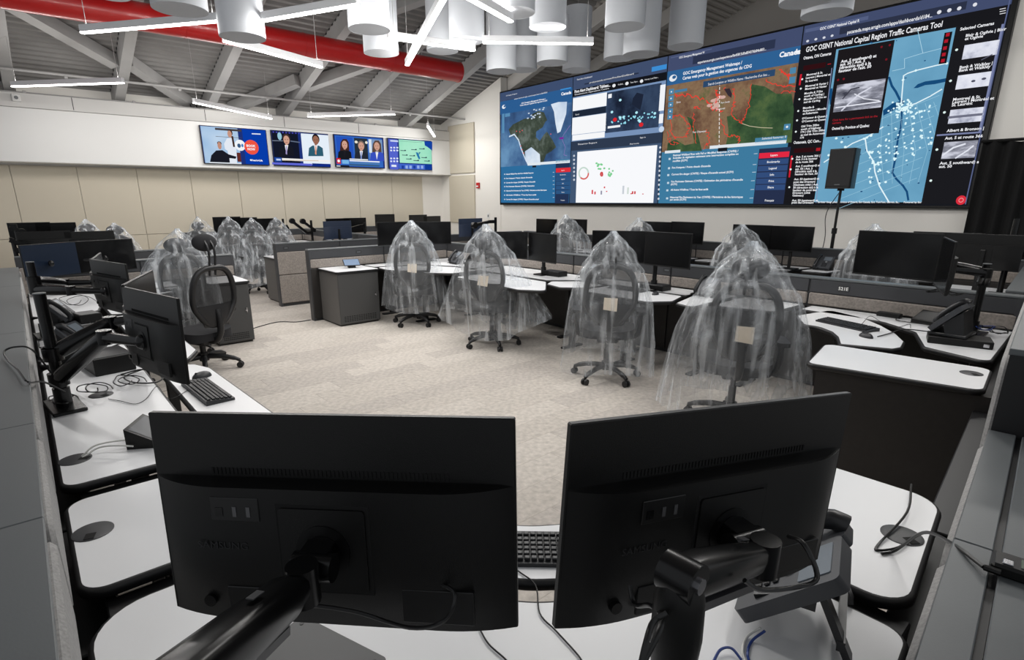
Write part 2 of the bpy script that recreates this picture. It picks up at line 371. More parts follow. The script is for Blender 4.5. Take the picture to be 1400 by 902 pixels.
for a, b_, z, lab in (((17, 119), (169, 114), 3.45, 'level linear light hanging furthest left before the fascia'),
    ((112, 46), (301, 30), 3.5, 'long linear light hanging in front of the red duct at upper left'),
    ((345, 32), (490, 7.5), 3.5, 'linear light passing behind the white cylinder left of centre'),
    ((306, 57), (440, 93), 3.5, 'linear light slanting down below the red duct left of centre'),
    ((265, 141), (371, 163), 3.38, 'linear light sloping across just above the leftmost television'),
    ((421, 160), (540, 157), 3.45, 'level linear light hanging above the two middle televisions'),
    ((585, 173), (594, 187), 3.35, 'short looking linear light seen nearly end on above the rightmost television'),
    ((556.6, 90), (610, -6), 3.5, 'linear light rising steeply in front of the red duct end'),
    ((530, 53), (649, 70), 3.6, 'linear light partly hidden behind two white cylinders near the duct end'),
    ((630, -7), (699, 31), 3.5, 'linear light crossing behind the white cylinder at top centre'),
    ((660, 59), (811, 61), 3.6, 'level linear light in front of the cylinders left of the video wall top')):
    pendant(pp(*a, z), pp(*b_, z), lab)
for p, q, lab in (((-4.2, .6, 3.5), (-2.4, 1.2, 3.5), 'added linear light over the left desks above the view'),  # unseen pendants added to brighten the near desks and floor
    ((-3.0, 2.6, 3.5), (-2.2, 4.4, 3.5), 'added linear light over the middle of the carpet above the view'),
    ((-1.5, 4.4, 3.5), (-.3, 2.9, 3.5), 'added linear light over the right hand desks above the view'),
    ((-2.0, 6.6, 3.5), (-.4, 7.6, 3.5), 'added linear light over the desks before the drape above the view')):
    pendant(p, q, lab)
# ------------------------------------------------------------------ cylinder baffles
FELT = mat('white_felt_baffle', (184, 187, 192), .85, bump=.15, bscale=400)
CY = [((246.5, 14), 70, 1.0, 'white cylinder baffle hanging furthest left, before the red duct'),
 ((332, 52), 59.5, 1.0, 'white cylinder baffle between two linear lights left of centre, low over the duct'),
 ((333, -3), 50, .9, 'white cylinder baffle whose lower rim shows above the one over the duct'),
 ((505, 41), 56, 1.1, 'large white cylinder baffle overlapping a smaller one before the duct'),
 ((521.4, 73.3), 47, 1.1, 'white cylinder baffle directly behind the large one over the duct'),
 ((605, 70), 43, 1.1, 'white cylinder baffle just above the free end of the red duct'),
 ((638.4, 56), 48, 1.1, 'white cylinder baffle right of the duct end with a linear light at its foot'),
 ((702, 18), 59, .9, 'big white cylinder baffle at top centre with a light tip below it'),
 ((748.8, 37.7), 50, 1.0, 'white cylinder baffle above the level light by the video wall'),
 ((685.5, 98), 41, 1.2, 'low white cylinder baffle crossed by the left end of the level light'),
 ((715, 96), 38.5, 1.2, 'shaded cylinder baffle tucked behind the low one by the gable wall'),
 ((754.8, 86.4), 42, .62, 'short bright cylinder baffle just under the level light'),
 ((787.6, 96.6), 37.7, .92, 'grey shaded cylinder baffle at the right end of the level light'),
 ((854, 37.7), 54, 1.0, 'bright cylinder baffle in front of two others above the video wall'),
 ((876, 75), 48, 1.1, 'cylinder baffle at right of the three overlapping ones above the video wall'),
 ((846.5, 80.5), 42, 1.1, 'cylinder baffle at left of the three overlapping ones above the video wall'),
 ((936.7, 64.3), 46.6, 1.1, 'single grey cylinder baffle standing apart above the middle of the video wall'),
 ((1101, 3), 66, 1.0, 'cylinder baffle at top right, left one of an overlapping pair'),
 ((1129.5, 20.6), 63, 1.0, 'cylinder baffle at top right, lower one of an overlapping pair'),
 ((152, -5), 46, .9, 'white cylinder baffle whose rim just shows above the red duct at left')]
for (x, y), wpx, L_, lab in CY:
    P = ud(x, y, FPX*.46/wpx)
    t = thing('cylinder_baffle', lab, 'baffle', P, 0, 'white felt cylinder baffles')
    MB().cyl((0, 0, .004), (0, 0, L_), .23, n=40).build('felt_drum', FELT, t)
    MB().lathe([(.001, .006), (.224, .006), (.229, .002), (.23, .012)], 40).build('base_disc', FELT, t)
    MB().cyl((0, 0, L_), (0, 0, zroof(P[0])-P[2]), .004, n=5).build('suspension_wire', STEEL, t, None)
# ------------------------------------------------------------------ small wall fittings
P = uy(654.5, 253.5, YB)
t = thing('fire_alarm_box', 'small red fire alarm pull box on the white wall beside the beige panels', 'alarm', (P[0], YB, P[2]))
RB = mat('red_enamel', (190, 30, 28), .35)
MB().rbox(-.06, -.05, -.075, .06, 0, .075, .006).build('housing', RB, t, None)
MB().rbox(-.04, -.062, -.04, .04, -.05, -.005, .004).build('pull_handle', mat('white_print', (230, 230, 230), .5), t, None)
P = uy(668, 295, YB)
t = thing('wall_switch', 'small white switch plate low on the wall left of the video wall', 'switch', (P[0], YB, P[2]))
MB().rbox(-.05, -.012, -.07, .05, 0, .07, .004).build('plate', FASC, t, None); MB().rbox(-.02, -.02, -.03, .02, -.012, .03, .003).build('rocker', CAP, t, None)
P = ux(22, 134, XTV+.012)
t = thing('emergency_lamp', 'little white junction box on the band above the fascia at far left', 'box', P)
MB().rbox(0, -.06, -.06, .07, .06, .06, .008).build('housing', FASC, t, None); MB().cyl((.07, 0, 0), (.085, 0, 0), .03, n=12).build('lens', CAP, t)
P = ux(268, 147, XTV)
t = thing('ceiling_speaker', 'small black twin device on top of the fascia above the leftmost television', 'device', (XTV-.06, P[1], 3.60))
for s in (-1, 1): MB().cyl((0, s*.055, .05), (.09, s*.055, .05), .045, n=12).build('lens_tube', BLACKP, t)
MB().box(-.03, -.09, -.01, .03, .09, .012).build('bracket', RAILD, t, None)
# ------------------------------------------------------------------ black drape at the right
DR = mat('black_velvet_drape', (9, 9, 10), .95, noise=.3, nscale=6)
t = thing('stage_drape', 'black pleated drape hanging beside the video wall', 'curtain', (-1.72, 9.62, 0))
b = MB(); b.grid(lambda u, v: (u*4.6, .055*math.sin(u*4.6*2*PI/.16) + .03*math.sin(u*31), .01+v*2.38+.012*math.sin(u*60)*v), 420, 4)
b.build('drape_cloth', DR, t, 80)
MB().cyl((-.02, .0, 2.4), (4.7, .0, 2.4), .019, n=8).build('drape_pole', BLACKP, t)
for x in (.05, 2.3, 4.6): MB().cyl((x, .09, 0), (x, .09, 2.4), .02, n=8).build('upright', BLACKP, t); 
# ================================================================== displays on the walls
class Canvas:
    """flat pictures and lettering on a display; o,k turn coordinates of one sketch into photo pixels"""
    def __init__(s, parent, axis, plane, o=(0, 0), k=1.): s.p, s.ax, s.pl, s.o, s.k = parent, axis, plane, o, k; s.acc = {}
    def at(s, x, y):
        x = s.o[0]+x/s.k; y = s.o[1]+y/s.k
        P = uy(x, y, s.pl) if s.ax == 'y' else ux(x, y, s.pl)
        return (P[0] if s.ax == 'y' else P[1], P[2])
    def P3(s, h, z, l): return (h, s.pl-.0012*l, z) if s.ax == 'y' else (s.pl+.0012*l, h, z)
    def get(s, col, l, nm='graphic'):
        key = (nm, col if not hasattr(col, 'name') else col.name, l)
        if key not in s.acc: s.acc[key] = (MB(), col if hasattr(col, 'name') else glow(col), nm)
        return s.acc[key][0]
    def rectw(s, h0, z0, h1, z1, col, l=1, nm='graphic'):
        s.get(col, l, nm).add([s.P3(h0, z0, l), s.P3(h1, z0, l), s.P3(h1, z1, l), s.P3(h0, z1, l)], [(0, 1, 2, 3)])
    def rect(s, x0, y0, x1, y1, col, l=1, nm='graphic'):
        a = s.at(x0, y0); b = s.at(x1, y1); s.rectw(a[0], b[1], b[0], a[1], col, l, nm)
    def poly(s, pts, col, l=1, nm='graphic'):
        s.get(col, l, nm).add([s.P3(*s.at(x, y), l) for x, y in pts], [tuple(range(len(pts)-1, -1, -1))])
    def ell(s, x, y, rx, ry, col, l=1, nm='graphic', n=18):
        c = s.at(x, y); a = abs(s.at(x+rx, y)[0]-c[0]); b = abs(s.at(x, y+ry)[1]-c[1])
        s.get(col, l, nm).add([s.P3(c[0]+a*math.cos(2*PI*i/n), c[1]+b*math.sin(2*PI*i/n), l) for i in range(n)], [tuple(range(n))])
    def line(s, pts, wpx, col, l=1, nm='graphic'):
        W = [Vector(s.at(x, y)) for x, y in pts]; hw = abs(s.at(pts[0][0], pts[0][1]+wpx)[1]-W[0][1])/2; b = s.get(col, l, nm)
        for a, c in zip(W, W[1:]):
            d = (c-a); 
            if d.length < 1e-6: continue
            n = Vector((-d.y, d.x)).normalized()*hw; e = d.normalized()*hw*.6
            b.add([s.P3(*q, l) for q in (a-n-e, c-n+e, c+n+e, a+n-e)], [(0, 1, 2, 3)])
    def text(s, x, y, body, h, x1=None, col=(245, 246, 250), l=3, nm='lettering', mid=False, bold=.0):
        P = s.at(x, y); hw = abs(s.at(x, y-h)[1]-P[1])
        me = textmesh(body, hw/.72, glow((1, 1, 1)), bold=bold*hw)
        vs = [v.co for v in me.vertices]
        if not vs: return
        xa = min(v.x for v in vs); xb = max(v.x for v in vs); kx = 1.
        if x1 is not None: kx = abs(s.at(x1[0], x1[1])[0]-P[0])/max(1e-6, xb-xa)
        sh = -(xb-xa)*kx/2 if mid else 0
        s.get(col, l, nm).add([s.P3(P[0]+sh+(v.x-xa)*kx, P[1]+v.y, l) for v in vs], [tuple(p.vertices) for p in me.polygons])
        bpy.data.meshes.remove(me)
    def done(s):
        for b, m, nm in s.acc.values(): b.build(nm, m, s.p, None)
        s.acc = {}
YS = 9.88
a = uy(683.9, 127, YS); b = uy(1322.3, 281.3, YS); VX0, VX1, VZ0, VZ1 = a[0], b[0], b[2], 4.285
vw = thing('video_wall', 'huge video wall showing maps and traffic camera dashboards', 'screen', ((VX0+VX1)/2, YB, VZ0))
T = Vector(vw.location)
def wpart(name, mb, m, parent=vw):
    o = mb.build(name, m, parent, None)
    if parent is vw: o.location = -T
    return o
wpart('frame', MB().rbox(VX0-.035, YS+.004, VZ0-.035, VX1+.06, YB-.001, VZ1+.035, .01), BLACKP)
wpart('screen_face', MB().box(VX0, YS, VZ0, VX1, YS+.01, VZ1), glow((24, 26, 32)))
def pane(nm): 
    o = bpy.data.objects.new(nm, None); return o
# ---- pane 4: traffic camera tool
def window(name, h0, z0, h1, z1, col):
    b = MB(); y = YS-.001; b.add([(h0, y, z0), (h1, y, z0), (h1, y, z1), (h0, y, z1)], [(0, 1, 2, 3)])
    return wpart(name, b, glow(col))
def X_(px, py): return uy(px, py, YS)[0]
x4 = X_(1097, 60); x3 = X_(912, 110); x2 = X_(783, 145)
GREY4 = glow_noise('lit_road_photo', [(.3, (60, 62, 75)), (.5, (140, 142, 155)), (.62, (205, 207, 220))], 3.2, 6, stretch=(1, 1, 3))
PALE4 = glow_noise('lit_snow_photo', [(.3, (120, 125, 150)), (.5, (215, 218, 232)), (.7, (238, 240, 248))], 4., 5)
w4 = window('browser_window', x4, VZ0+.02, VX1-.02, VZ1, (25, 25, 29))
c = Canvas(w4, 'y', YS-.001, (1040, 0), 3.111)
zt = c.at(184, 118)[1]; zb = c.at(190, 190)[1]; zm = c.at(187, 140)[1]
c.rectw(x4, zb, VX1, VZ1, (66, 76, 108), 1); c.rectw(x4+.02, zm, c.at(455, 95)[0], VZ1-.05, (84, 95, 130), 2)
c.rectw(c.at(335, 140)[0], zb+.045, c.at(872, 40)[0], zm-.03, (44, 50, 70), 2)
c.text(252, 129, 'GOC OSINT National Capital R', 12, (420, 90), bold=.02); c.text(368, 145, 'pscanada.maps.arcgis.com/apps/dashboards/d184...', 15, (730, 70), bold=.02)
c.text(192, 222, 'GOC OSINT National Capital Region Traffic Cameras Tool', 22, (772, 108), bold=.02)
for q in ((200, 175), (235, 167), (270, 160), (304, 152)): c.ell(*q, 6, 5, (215, 218, 228), 3)
c.text(182, 254, 'Ottawa, ON Cameras', 13, (300, 232), bold=.03)
c.rect(183, 280, 275, 286, (48, 16, 20), 2); c.rect(285, 272, 299, 273, (170, 30, 40), 3)
for x, y, s_ in [(195, 323, 'Montreal & St.'), (192, 336, 'Laurent | Montréal et'), (190, 350, 'St. Laurent'), (190, 371, 'Montreal & Vanier |'), (189, 383, 'Montreal et Vanier'), (186, 402, 'Moodie & 715m'), (185, 414, 'south of Carling |'), (184, 427, 'Moodie et 715m au'), (183, 439, 'sud de Carling'), (180, 464, 'Moodie &'), (180, 476, 'Robertson | Moodie'), (179, 488, 'et Robertson'), (176, 508, "O'Connor & Queen |"), (175, 521, "O'Connor et Queen"), (172, 542, 'Old Trim 200m'), (171, 554, 'south of Highway'), (170, 566, '174 | Old Trim 200m'), (170, 578, 'au sud de Autoroute'), (168, 590, '174'),
    (150, 671, 'Aut. 5 at route 366 |'), (149, 682, 'Aut. 5 à la hauteur'), (148, 694, 'de la route 366'), (148, 711, 'Aut. 5 southward) at'), (147, 723, 'aut. 50 | Aut. 5'), (146, 734, '(direction sud) à la'), (146, 745, "hauteur de l'aut. 50"), (142, 766, 'Aut. 50 (eastward) at'), (140, 778, 'pont des Draveurs'), (139, 790, '(Gatineau side) | Aut.'), (138, 802, '50 (direction est) à la'), (137, 813, 'hauteur du pont des'), (136, 824, 'Draveurs (côté'), (135, 835, 'Gatineau)'), (133, 856, 'Aut. 50 (westward) at'), (132, 865, 'pont des Draveurs')]:
    c.text(x, y, s_, 8.6, bold=.03)
c.text(140, 612, 'Outaouais, QC Cam...', 12, (256, 604), bold=.03); c.rect(143, 632, 227, 645, (48, 16, 20), 2); c.rect(237, 629, 253, 641, (170, 30, 40), 3)
for q in ((177, 337), (171, 377), (165, 422), (160, 472), (155, 512), (150, 560), (135, 675), (128, 720), (122, 796)): c.ell(*q, 4, 4, (235, 245, 245), 3)
c.line([(172, 318), (166, 360)], 8, (205, 30, 50), 2); c.line([(132, 664), (122, 752)], 7, (205, 30, 50), 2)
c.line([(303, 290), (268, 580)], 3, (130, 140, 175), 2); c.line([(257, 655), (236, 862)], 3, (130, 140, 175), 2)
MAPB = glow_noise('lit_city_map', [(.0, (84, 138, 170)), (.45, (104, 160, 192)), (1., (118, 174, 204))], 2., 3)
c.rect(322, 210, 690, 860, MAPB, 1, 'map_picture')
DB = (22, 74, 120)
c.poly([(650, 375), (668, 358), (700, 346), (760, 338), (790, 332), (786, 348), (740, 358), (700, 362), (668, 374)], DB, 2)
c.line([(548, 335), (558, 365), (575, 390), (590, 420), (606, 440)], 9, DB, 2); c.line([(300, 380), (298, 410), (300, 440)], 12, DB, 2)
c.line([(600, 470), (597, 540), (584, 590), (572, 680), (560, 735), (578, 762), (606, 790), (622, 815), (628, 850)], 8, DB, 2)
c.poly([(520, 470), (560, 440), (610, 425), (590, 455), (545, 480), (522, 492)], DB, 2)
rn = random.Random(11)
for i in range(46): 
    x, y = rn.uniform(340, 790), rn.uniform(130, 850)
    if c.at(x, y)[0] < c.at(690+(865-y)*.19-14, y)[0]: c.ell(x, y, rn.uniform(2, 6), rn.uniform(1.5, 4), DB, 2, n=7)
WB = (226, 244, 250)
for pl_ in ([(795, 268), (740, 280), (660, 300), (625, 312), (608, 322), (604, 370), (598, 440)], [(445, 590), (452, 640), (482, 690), (486, 730), (505, 790), (545, 858)], [(520, 540), (450, 585), (390, 610), (330, 650), (270, 690)], [(600, 460), (660, 440), (720, 410), (770, 380)]): c.line(pl_, 5, WB, 3)
for i in range(9):
    y = 480+i*44; c.line([(430-i*14, y+60), (760-i*12, y-75)], 1.6, (150, 196, 218), 2)
for i in range(8):
    x = 520+i*36; c.line([(x, 470-i*6), (x-10+i*14, 640), (x+4, 780)], 1.6, (150, 196, 218), 2)
c.line([(560, 302), (612, 290), (612, 250), (690, 226), (668, 128)], 2, (176, 214, 232), 2); c.line([(690, 226), (800, 198)], 2, (176, 214, 232), 2)
for i in range(170):
    r = abs(rn.gauss(0, 1)); t_ = rn.random()
    if i < 70: x, y = 606+rn.gauss(0, 26), 462+rn.gauss(0, 18)
    else:
        u, v = rn.choice(range(8)), rn.choice(range(7)); x = 468+u*36+rn.uniform(-9, 9); y = 620+v*26-u*24+rn.uniform(-6, 6)
    if 480 < y < 700 and x < 510 and y < 590: continue
    c.ell(x, y, 4.6, 4., (222, 248, 252), 4, n=8)
for q in ((470, 577), (452, 585), (440, 590), (500, 692), (512, 690), (488, 700), (360, 625), (345, 604), (322, 588), (290, 660), (478, 686), (606, 340), (660, 300), (792, 270), (532, 774), (505, 780)): c.ell(*q, 6, 5, (222, 248, 252), 4, n=8)
c.rect(332, 213, 503, 566, (28, 25, 28), 5, 'popup_card')
for x, y, s_ in ((341, 268, 'Aut. 5 southward) at'), (338, 281, 'aut. 50 | Aut. 5'), (335, 295, '(direction sud) à la'), (332, 309, "hauteur de l'aut. 50")): c.text(x, y, s_, 12, l=6, bold=.04)
c.rect(326, 362, 512, 456, GREY4, 6, 'camera_photo')
c.line([(345, 470), (420, 400), (470, 372)], 6, (215, 217, 230), 7); c.line([(350, 420), (385, 380), (420, 372)], 5, (60, 60, 72), 7); c.line([(320, 458), (510, 432)], 5, (232, 234, 244), 7); c.line([(400, 400), (440, 420), (505, 428)], 4, (230, 232, 240), 7)
c.text(306, 516, 'Click here for a permanent link to the', 9, (498, 492), (190, 34, 48), 6); c.text(305, 528, 'camera', 9, None, (190, 34, 48), 6); c.text(303, 553, 'Owned by: Province of Quebec', 12, (462, 537), l=6, bold=.03)
for q in ((515, 200), (550, 192), (535, 253), (330, 340), (354, 336)): c.ell(*q, 5, 5, (120, 24, 36), 6, n=8)
xr = c.at(832, 112)[0]; c.rectw(xr, VZ0+.02, VX1-.02, c.at(832, 112)[1], (27, 27, 31), 5)
c.rect(783, 140, 790, 269, (20, 20, 24), 6)
for q in ((797, 148), (790, 175), (785, 205), (780, 232), (776, 258)): c.rect(q[0]-7, q[1]-6, q[0]+6, q[1]+6, (175, 26, 44), 7)
c.text(848, 131, 'Selected Cameras', 13, (993, 102), l=6, bold=.03)
for x, y, s_ in ((872, 158, 'Blair & Ogilvie | Blair'), (868, 172, 'et Ogilvie'), (846, 293, 'Bank & Walkley |'), (843, 306, 'Bank et Walkley'), (818, 429, 'Montreal & St.'), (815, 441, 'Laurent | Montréal et'), (812, 453, 'St. Laurent'), (791, 562, 'Albert & Bronson |'), (783, 594, 'Aut. 5 at route 366'), (761, 700, 'Aut. 5 southward) at'), (758, 714, 'aut. 50')): c.text(x, y, s_, 12, l=6, bold=.03)
for x0, y0, x1, y1, m in ((868, 193, 1004, 232, PALE4), (840, 322, 970, 365, PALE4), (808, 468, 942, 515, PALE4), (782, 605, 910, 670, GREY4)): c.rect(x0, y0, x1, y1, m, 6, 'camera_photo')
c.line([(775, 660), (820, 628), (870, 612)], 7, (225, 228, 238), 7); c.line([(830, 672), (880, 640), (905, 620)], 6, (225, 228, 238), 7)
c.line([(940, 255), (985, 232)], 4, (90, 92, 110), 7); c.ell(905, 345, 9, 5, (80, 82, 100), 7); c.ell(950, 335, 10, 5, (80, 82, 100), 7); c.line([(800, 500), (940, 486)], 10, (110, 112, 130), 7)
for q in ((834, 212), (808, 344), (782, 478), (750, 636), (724, 768)): c.ell(*q, 6, 5, (225, 245, 240), 6)
c.rect(750, 572, 935, 566, (120, 128, 165), 6); c.rectw(VX1-.05, c.at(932, 566)[1], VX1-.025, c.at(1044, 100)[1], (120, 128, 165), 6); c.rectw(VX1-.028, VZ0+.02, VX1-.015, VZ1, (88, 98, 135), 6)
c.ell(853, 851, 22, 20, (216, 46, 62), 6); c.ell(853, 851, 11, 10, (240, 150, 150), 7); c.ell(853, 851, 8, 7, (216, 46, 62), 8)
for k in (0, 10, 20): c.line([(1018, 42+k-2), (1042, 37+k-2)], 3, (225, 225, 230), 6)
for q in ((760, 52), (803, 44), (845, 36), (912, 20)): c.ell(*q, 9, 8, (222, 224, 232), 6)
c.text(243, 862, 'Earthstar Geographics | Province of Ontario, Esri Canada, Esri, TomTom, Garmin, Sa...', 7, (590, 862), bold=.03); c.text(608, 863, 'Powered by Esri', 7, (685, 863), bold=.03)
c.done()
# ---- pane 3: wildfire web map
w3 = window('browser_window', x3, VZ0+.02, x4-.02, VZ1, (62, 122, 158))
c = Canvas(w3, 'y', YS-.001, (900, 50), 3.84)
zb = c.at(58, 183)[1]; zc = c.at(46, 258)[1]; zs = c.at(40, 606)[1]
c.rectw(x3, zb, x4-.02, VZ1, (66, 76, 108), 1); c.rectw(c.at(180, 150)[0], zb+.04, c.at(610, 70)[0], zb+.17, (44, 52, 76), 2); c.rectw(x3+.05, zb+.22, c.at(280, 80)[0], VZ1-.03, (84, 95, 130), 2)
c.text(110, 116, 'GOC Emergency Management W', 11, (243, 88), bold=.02); c.text(207, 143, 'experience.arcgis.com/experience/0a45815d0e854376b84e803...', 13, (566, 72), bold=.02)
c.rectw(x3, zc, x4-.02, zb, (46, 96, 146), 1)
c.text(130, 202, 'GOC Emergency Management Webmaps /', 16, (440, 143), bold=.03); c.text(128, 227, 'Cartes web pour la gestion des urgences du CDG', 16, (490, 160), bold=.03)
c.text(635, 110, 'Canada', 27, (745, 92), bold=.05); c.rect(718, 76, 745, 82, (235, 240, 245), 3)
c.ell(78, 218, 20, 18, (228, 234, 240), 3); c.ell(84, 213, 10, 9, (46, 96, 146), 4)
FIRE = glow_noise('lit_burned_land', [(.30, (70, 52, 44)), (.45, (112, 84, 66)), (.58, (136, 110, 84)), (.70, (92, 98, 62))], 2.2, 10, .72)
FOR = glow_noise('lit_forest_land', [(.30, (34, 58, 40)), (.5, (60, 86, 56)), (.66, (88, 108, 66)), (.8, (118, 124, 84))], 2.6, 9, .7)
c.rectw(x3, zs, x4-.02, zc, FIRE, 1, 'map_picture')
c.poly([(490, 250), (560, 262), (620, 300), (700, 300), (712, 380), (700, 555), (430, 575), (350, 590), (370, 500), (360, 420), (400, 410), (440, 460), (470, 380)], FOR, 2, 'map_picture')
c.poly([(50, 560), (90, 540), (140, 570), (190, 560), (180, 500), (150, 420), (120, 405), (175, 430), (210, 520), (230, 600), (45, 606)], FOR, 2, 'map_picture')
def wiggle(pts, amp, n, seed):
    r = random.Random(seed); o = []
    for (x0, y0), (x1, y1) in zip(pts, pts[1:]):
        for i in range(n): t_ = i/n; o.append((x0+(x1-x0)*t_+r.uniform(-amp, amp), y0+(y1-y0)*t_+r.uniform(-amp, amp)))
    return o+[pts[-1]]
RO = (226, 62, 52)
for k, (pts, wd) in enumerate([([(75, 420), (120, 410), (165, 470), (150, 520), (90, 535), (60, 500), (75, 420)], 3), ([(395, 270), (400, 350), (385, 420), (440, 455), (470, 380), (490, 250)], 3.4), ([(90, 310), (150, 305), (240, 330)], 5), ([(190, 400), (180, 470), (200, 560)], 3), ([(330, 440), (360, 520), (420, 525), (430, 575)], 3.4), ([(250, 330), (290, 380), (340, 390)], 5), ([(560, 225), (640, 260), (720, 260)], 4), ([(640, 180), (680, 200), (700, 240)], 6), ([(650, 290), (720, 290)], 3), ([(255, 490), (270, 550), (240, 590)], 3.), ([(45, 500), (60, 560), (110, 560)], 2.5), ([(300, 280), (320, 320), (300, 350)], 5), ([(345, 270), (385, 300)], 4), ([(190, 370), (220, 380)], 4)]):
    c.line(wiggle(pts, 9, 9, k), wd, RO, 3)
c.poly([(345, 275), (375, 272), (388, 300), (384, 322), (366, 308)], (52, 44, 52), 4)
for r_ in range(9): c.ell(322+rn.gauss(0, 16), 355+rn.gauss(0, 22), 16, 9, (206, 170, 160), 3, n=9)
c.line([(437, 455), (480, 470), (540, 478), (600, 480)], 3, (200, 190, 160), 3)
for i in range(17): c.line([(323-i*.2, 220+i*23), (323-i*.2, 232+i*23)], 4, (240, 238, 236), 4)
c.rect(238, 236, 612, 206, (44, 72, 106), 5)
c.text(262, 257, "Search Location or Wildfire Name / Recherche d'un lieu ...", 13, (585, 202), l=6)
for q in ((70, 290), (68, 325), (66, 358), (64, 392), (62, 422)): c.rect(q[0]-12, q[1]-13, q[0]+12, q[1]+11, (76, 132, 168), 5); c.ell(*q, 4, 4, (220, 230, 240), 6)
c.rect(88, 282, 152, 285, (70, 124, 160), 5); c.rect(694, 165, 722, 192, (76, 132, 168), 5); c.rect(690, 214, 718, 243, (76, 132, 168), 5); c.rect(662, 460, 692, 488, (76, 132, 168), 5); c.ell(677, 474, 6, 6, (230, 236, 240), 6)
c.text(182, 507, 'Fort Chipewyan', 10, (252, 498), l=5); c.text(330, 352, 'Fort Smith', 9, (375, 350), l=5); c.text(305, 386, 'Fitzgerald', 9, (350, 380), l=5); c.text(95, 350, 'Zama', 9, l=5)
c.rect(510, 533, 675, 548, (70, 128, 160), 5); c.text(545, 541, 'Selected features: 0', 12, (672, 531), l=6)
c.rectw(c.at(270, 590)[0], zs-.005, x4-.05, zs+.05, (222, 230, 236), 5); c.rect(315, 585, 362, 600, (24, 26, 32), 6); c.rect(36, 600, 116, 608, (222, 230, 236), 5)
for x, y, s_, e in ((78, 628, 'National Wildland Fires with Full or Modified Response (CWFIS) /', (420, 608)), (78, 642, 'Incendies de végétation nationaux avec intervention complète ou', (420, 626)), (76, 658, 'modifiée (SCFV)', None), (72, 693, "Fire Hotspots / Points chauds d'incendie", (275, 685)), (70, 728, "Current fire danger (CWFIS) / Risque d'incendie actuel (SCFV)", (395, 716)), (68, 766, "Fire Perimeter Estimate (CWFIS) / Estimation des périmètres d'incendie", (445, 750)), (66, 780, '(SCFV)', None), (65, 809, 'All Active Wildfires / Tous les feux actifs', (262, 805)), (62, 848, 'Historical Fire Perimeters by Year (CWFIS) / Périmètres de feu historiques', (445, 840)), (62, 860, 'par année (SCFV)', None)):
    c.text(x, y, s_, 10, e, bold=.03)
for q in ((60, 642), (57, 691), (53, 727), (52, 768), (48, 807), (47, 849)): c.rect(q[0]-5, q[1]-5, q[0]+5, q[1]+5, (196, 214, 226), 3)
for q in ((512, 615), (506, 672), (503, 712), (497, 757), (494, 803), (489, 848)): c.line([(q[0]-9, q[1]), (q[0]+9, q[1]-1)], 2.5, (200, 216, 228), 3)
h0, h1 = c.at(527, 625)[0], c.at(690, 625)[0]; z0 = c.at(500, 878)[1]
c.rectw(h0, z0, h1, c.at(527, 590)[1], (38, 48, 76), 2)
for i, (n_, y) in enumerate((('Layers', 622), ('Bookmarks', 657), ('Legend', 691), ('Info', 725), ('Print', 758), ('Share', 791))):
    a_ = c.at(600, y-14)[1]; b_ = c.at(600, y+14)[1]
    c.rectw(h0+.01, b_, h1-.01, a_, (224, 40, 66) if i == 0 else (50, 76, 122), 3); c.text(608-i*3.6, y+5, n_, 11, l=4, mid=True, bold=.02)
c.text(583, 865, 'Français', 11, l=4, mid=True, bold=.02)
c.done()
# ---- pane 2: dashboard above, report page below
w2 = window('browser_window', x2, VZ0+.02, x3-.02, VZ1, (66, 86, 114))
c = Canvas(w2, 'y', YS-.001, (780, 80), 4.4)
zh = c.at(18, 190)[1]; zk = c.at(16, 233)[1]; zl = c.at(10, 500)[1]
c.rectw(x2, zh, x3-.02, VZ1, (64, 78, 108), 1); c.rectw(x2, zk, x3-.02, zh, (20, 22, 28), 1); c.rectw(x2, zl, x3-.02, zk, (120, 146, 184), 1)
c.rect(85, 150, 410, 92, (42, 50, 70), 2); c.text(115, 150, 'prod.pscanada.ca/views/FirstAlertDashboard', 10, (380, 98)); c.rect(490, 52, 578, 62, (60, 140, 210), 3); c.text(40, 132, 'First Alert Dashboard', 10, (130, 112))
c.text(25, 208, 'First Alert Dashboard: Tableau...', 17, (240, 172), bold=.04); c.text(25, 222, 'Government Operations Centre', 9, (232, 186))
for x, y, s_ in ((285, 162, 'Verified...'), (360, 150, 'Time Filter...'), (447, 132, 'Priority Level Filter...')): c.text(x, y, s_, 9)
for q in ((262, 163), (340, 150), (428, 136)): c.ell(*q, 10, 10, (232, 234, 238), 3)
c.rect(16, 240, 216, 284, (246, 247, 249), 2); c.rect(14, 318, 214, 326, (30, 40, 56), 2); c.text(30, 342, 'Search', 9); c.rect(12, 358, 212, 436, (246, 247, 249), 2); c.rect(12, 462, 205, 474, (246, 247, 249), 2)
DM = glow_noise('lit_dark_map', [(.3, (26, 34, 52)), (.5, (50, 66, 92)), (.7, (62, 80, 106))], 1.6, 5)
c.rect(220, 206, 530, 412, DM, 2, 'map_picture'); c.poly([(375, 240), (400, 205), (440, 215), (430, 270), (420, 310), (390, 290), (370, 275)], (30, 38, 56), 3)
for i in range(34):
    x = rn.uniform(240, 520); y = 372-(x-240)*.12+rn.gauss(0, 14); c.ell(x, y, 5, 5, (150, 222, 240), 4, n=8)
for q in ((300, 250), (398, 325), (250, 322), (412, 372), (320, 352), (508, 330), (418, 378), (300, 355)): c.ell(*q, 8, 8, (180, 236, 248), 4, n=10)
c.ell(268, 368, 12, 12, (216, 40, 46), 5); c.ell(426, 398, 13, 13, (216, 40, 46), 5); c.rect(225, 408, 300, 412, (240, 242, 246), 5); c.rect(228, 215, 248, 236, (240, 242, 246), 4)
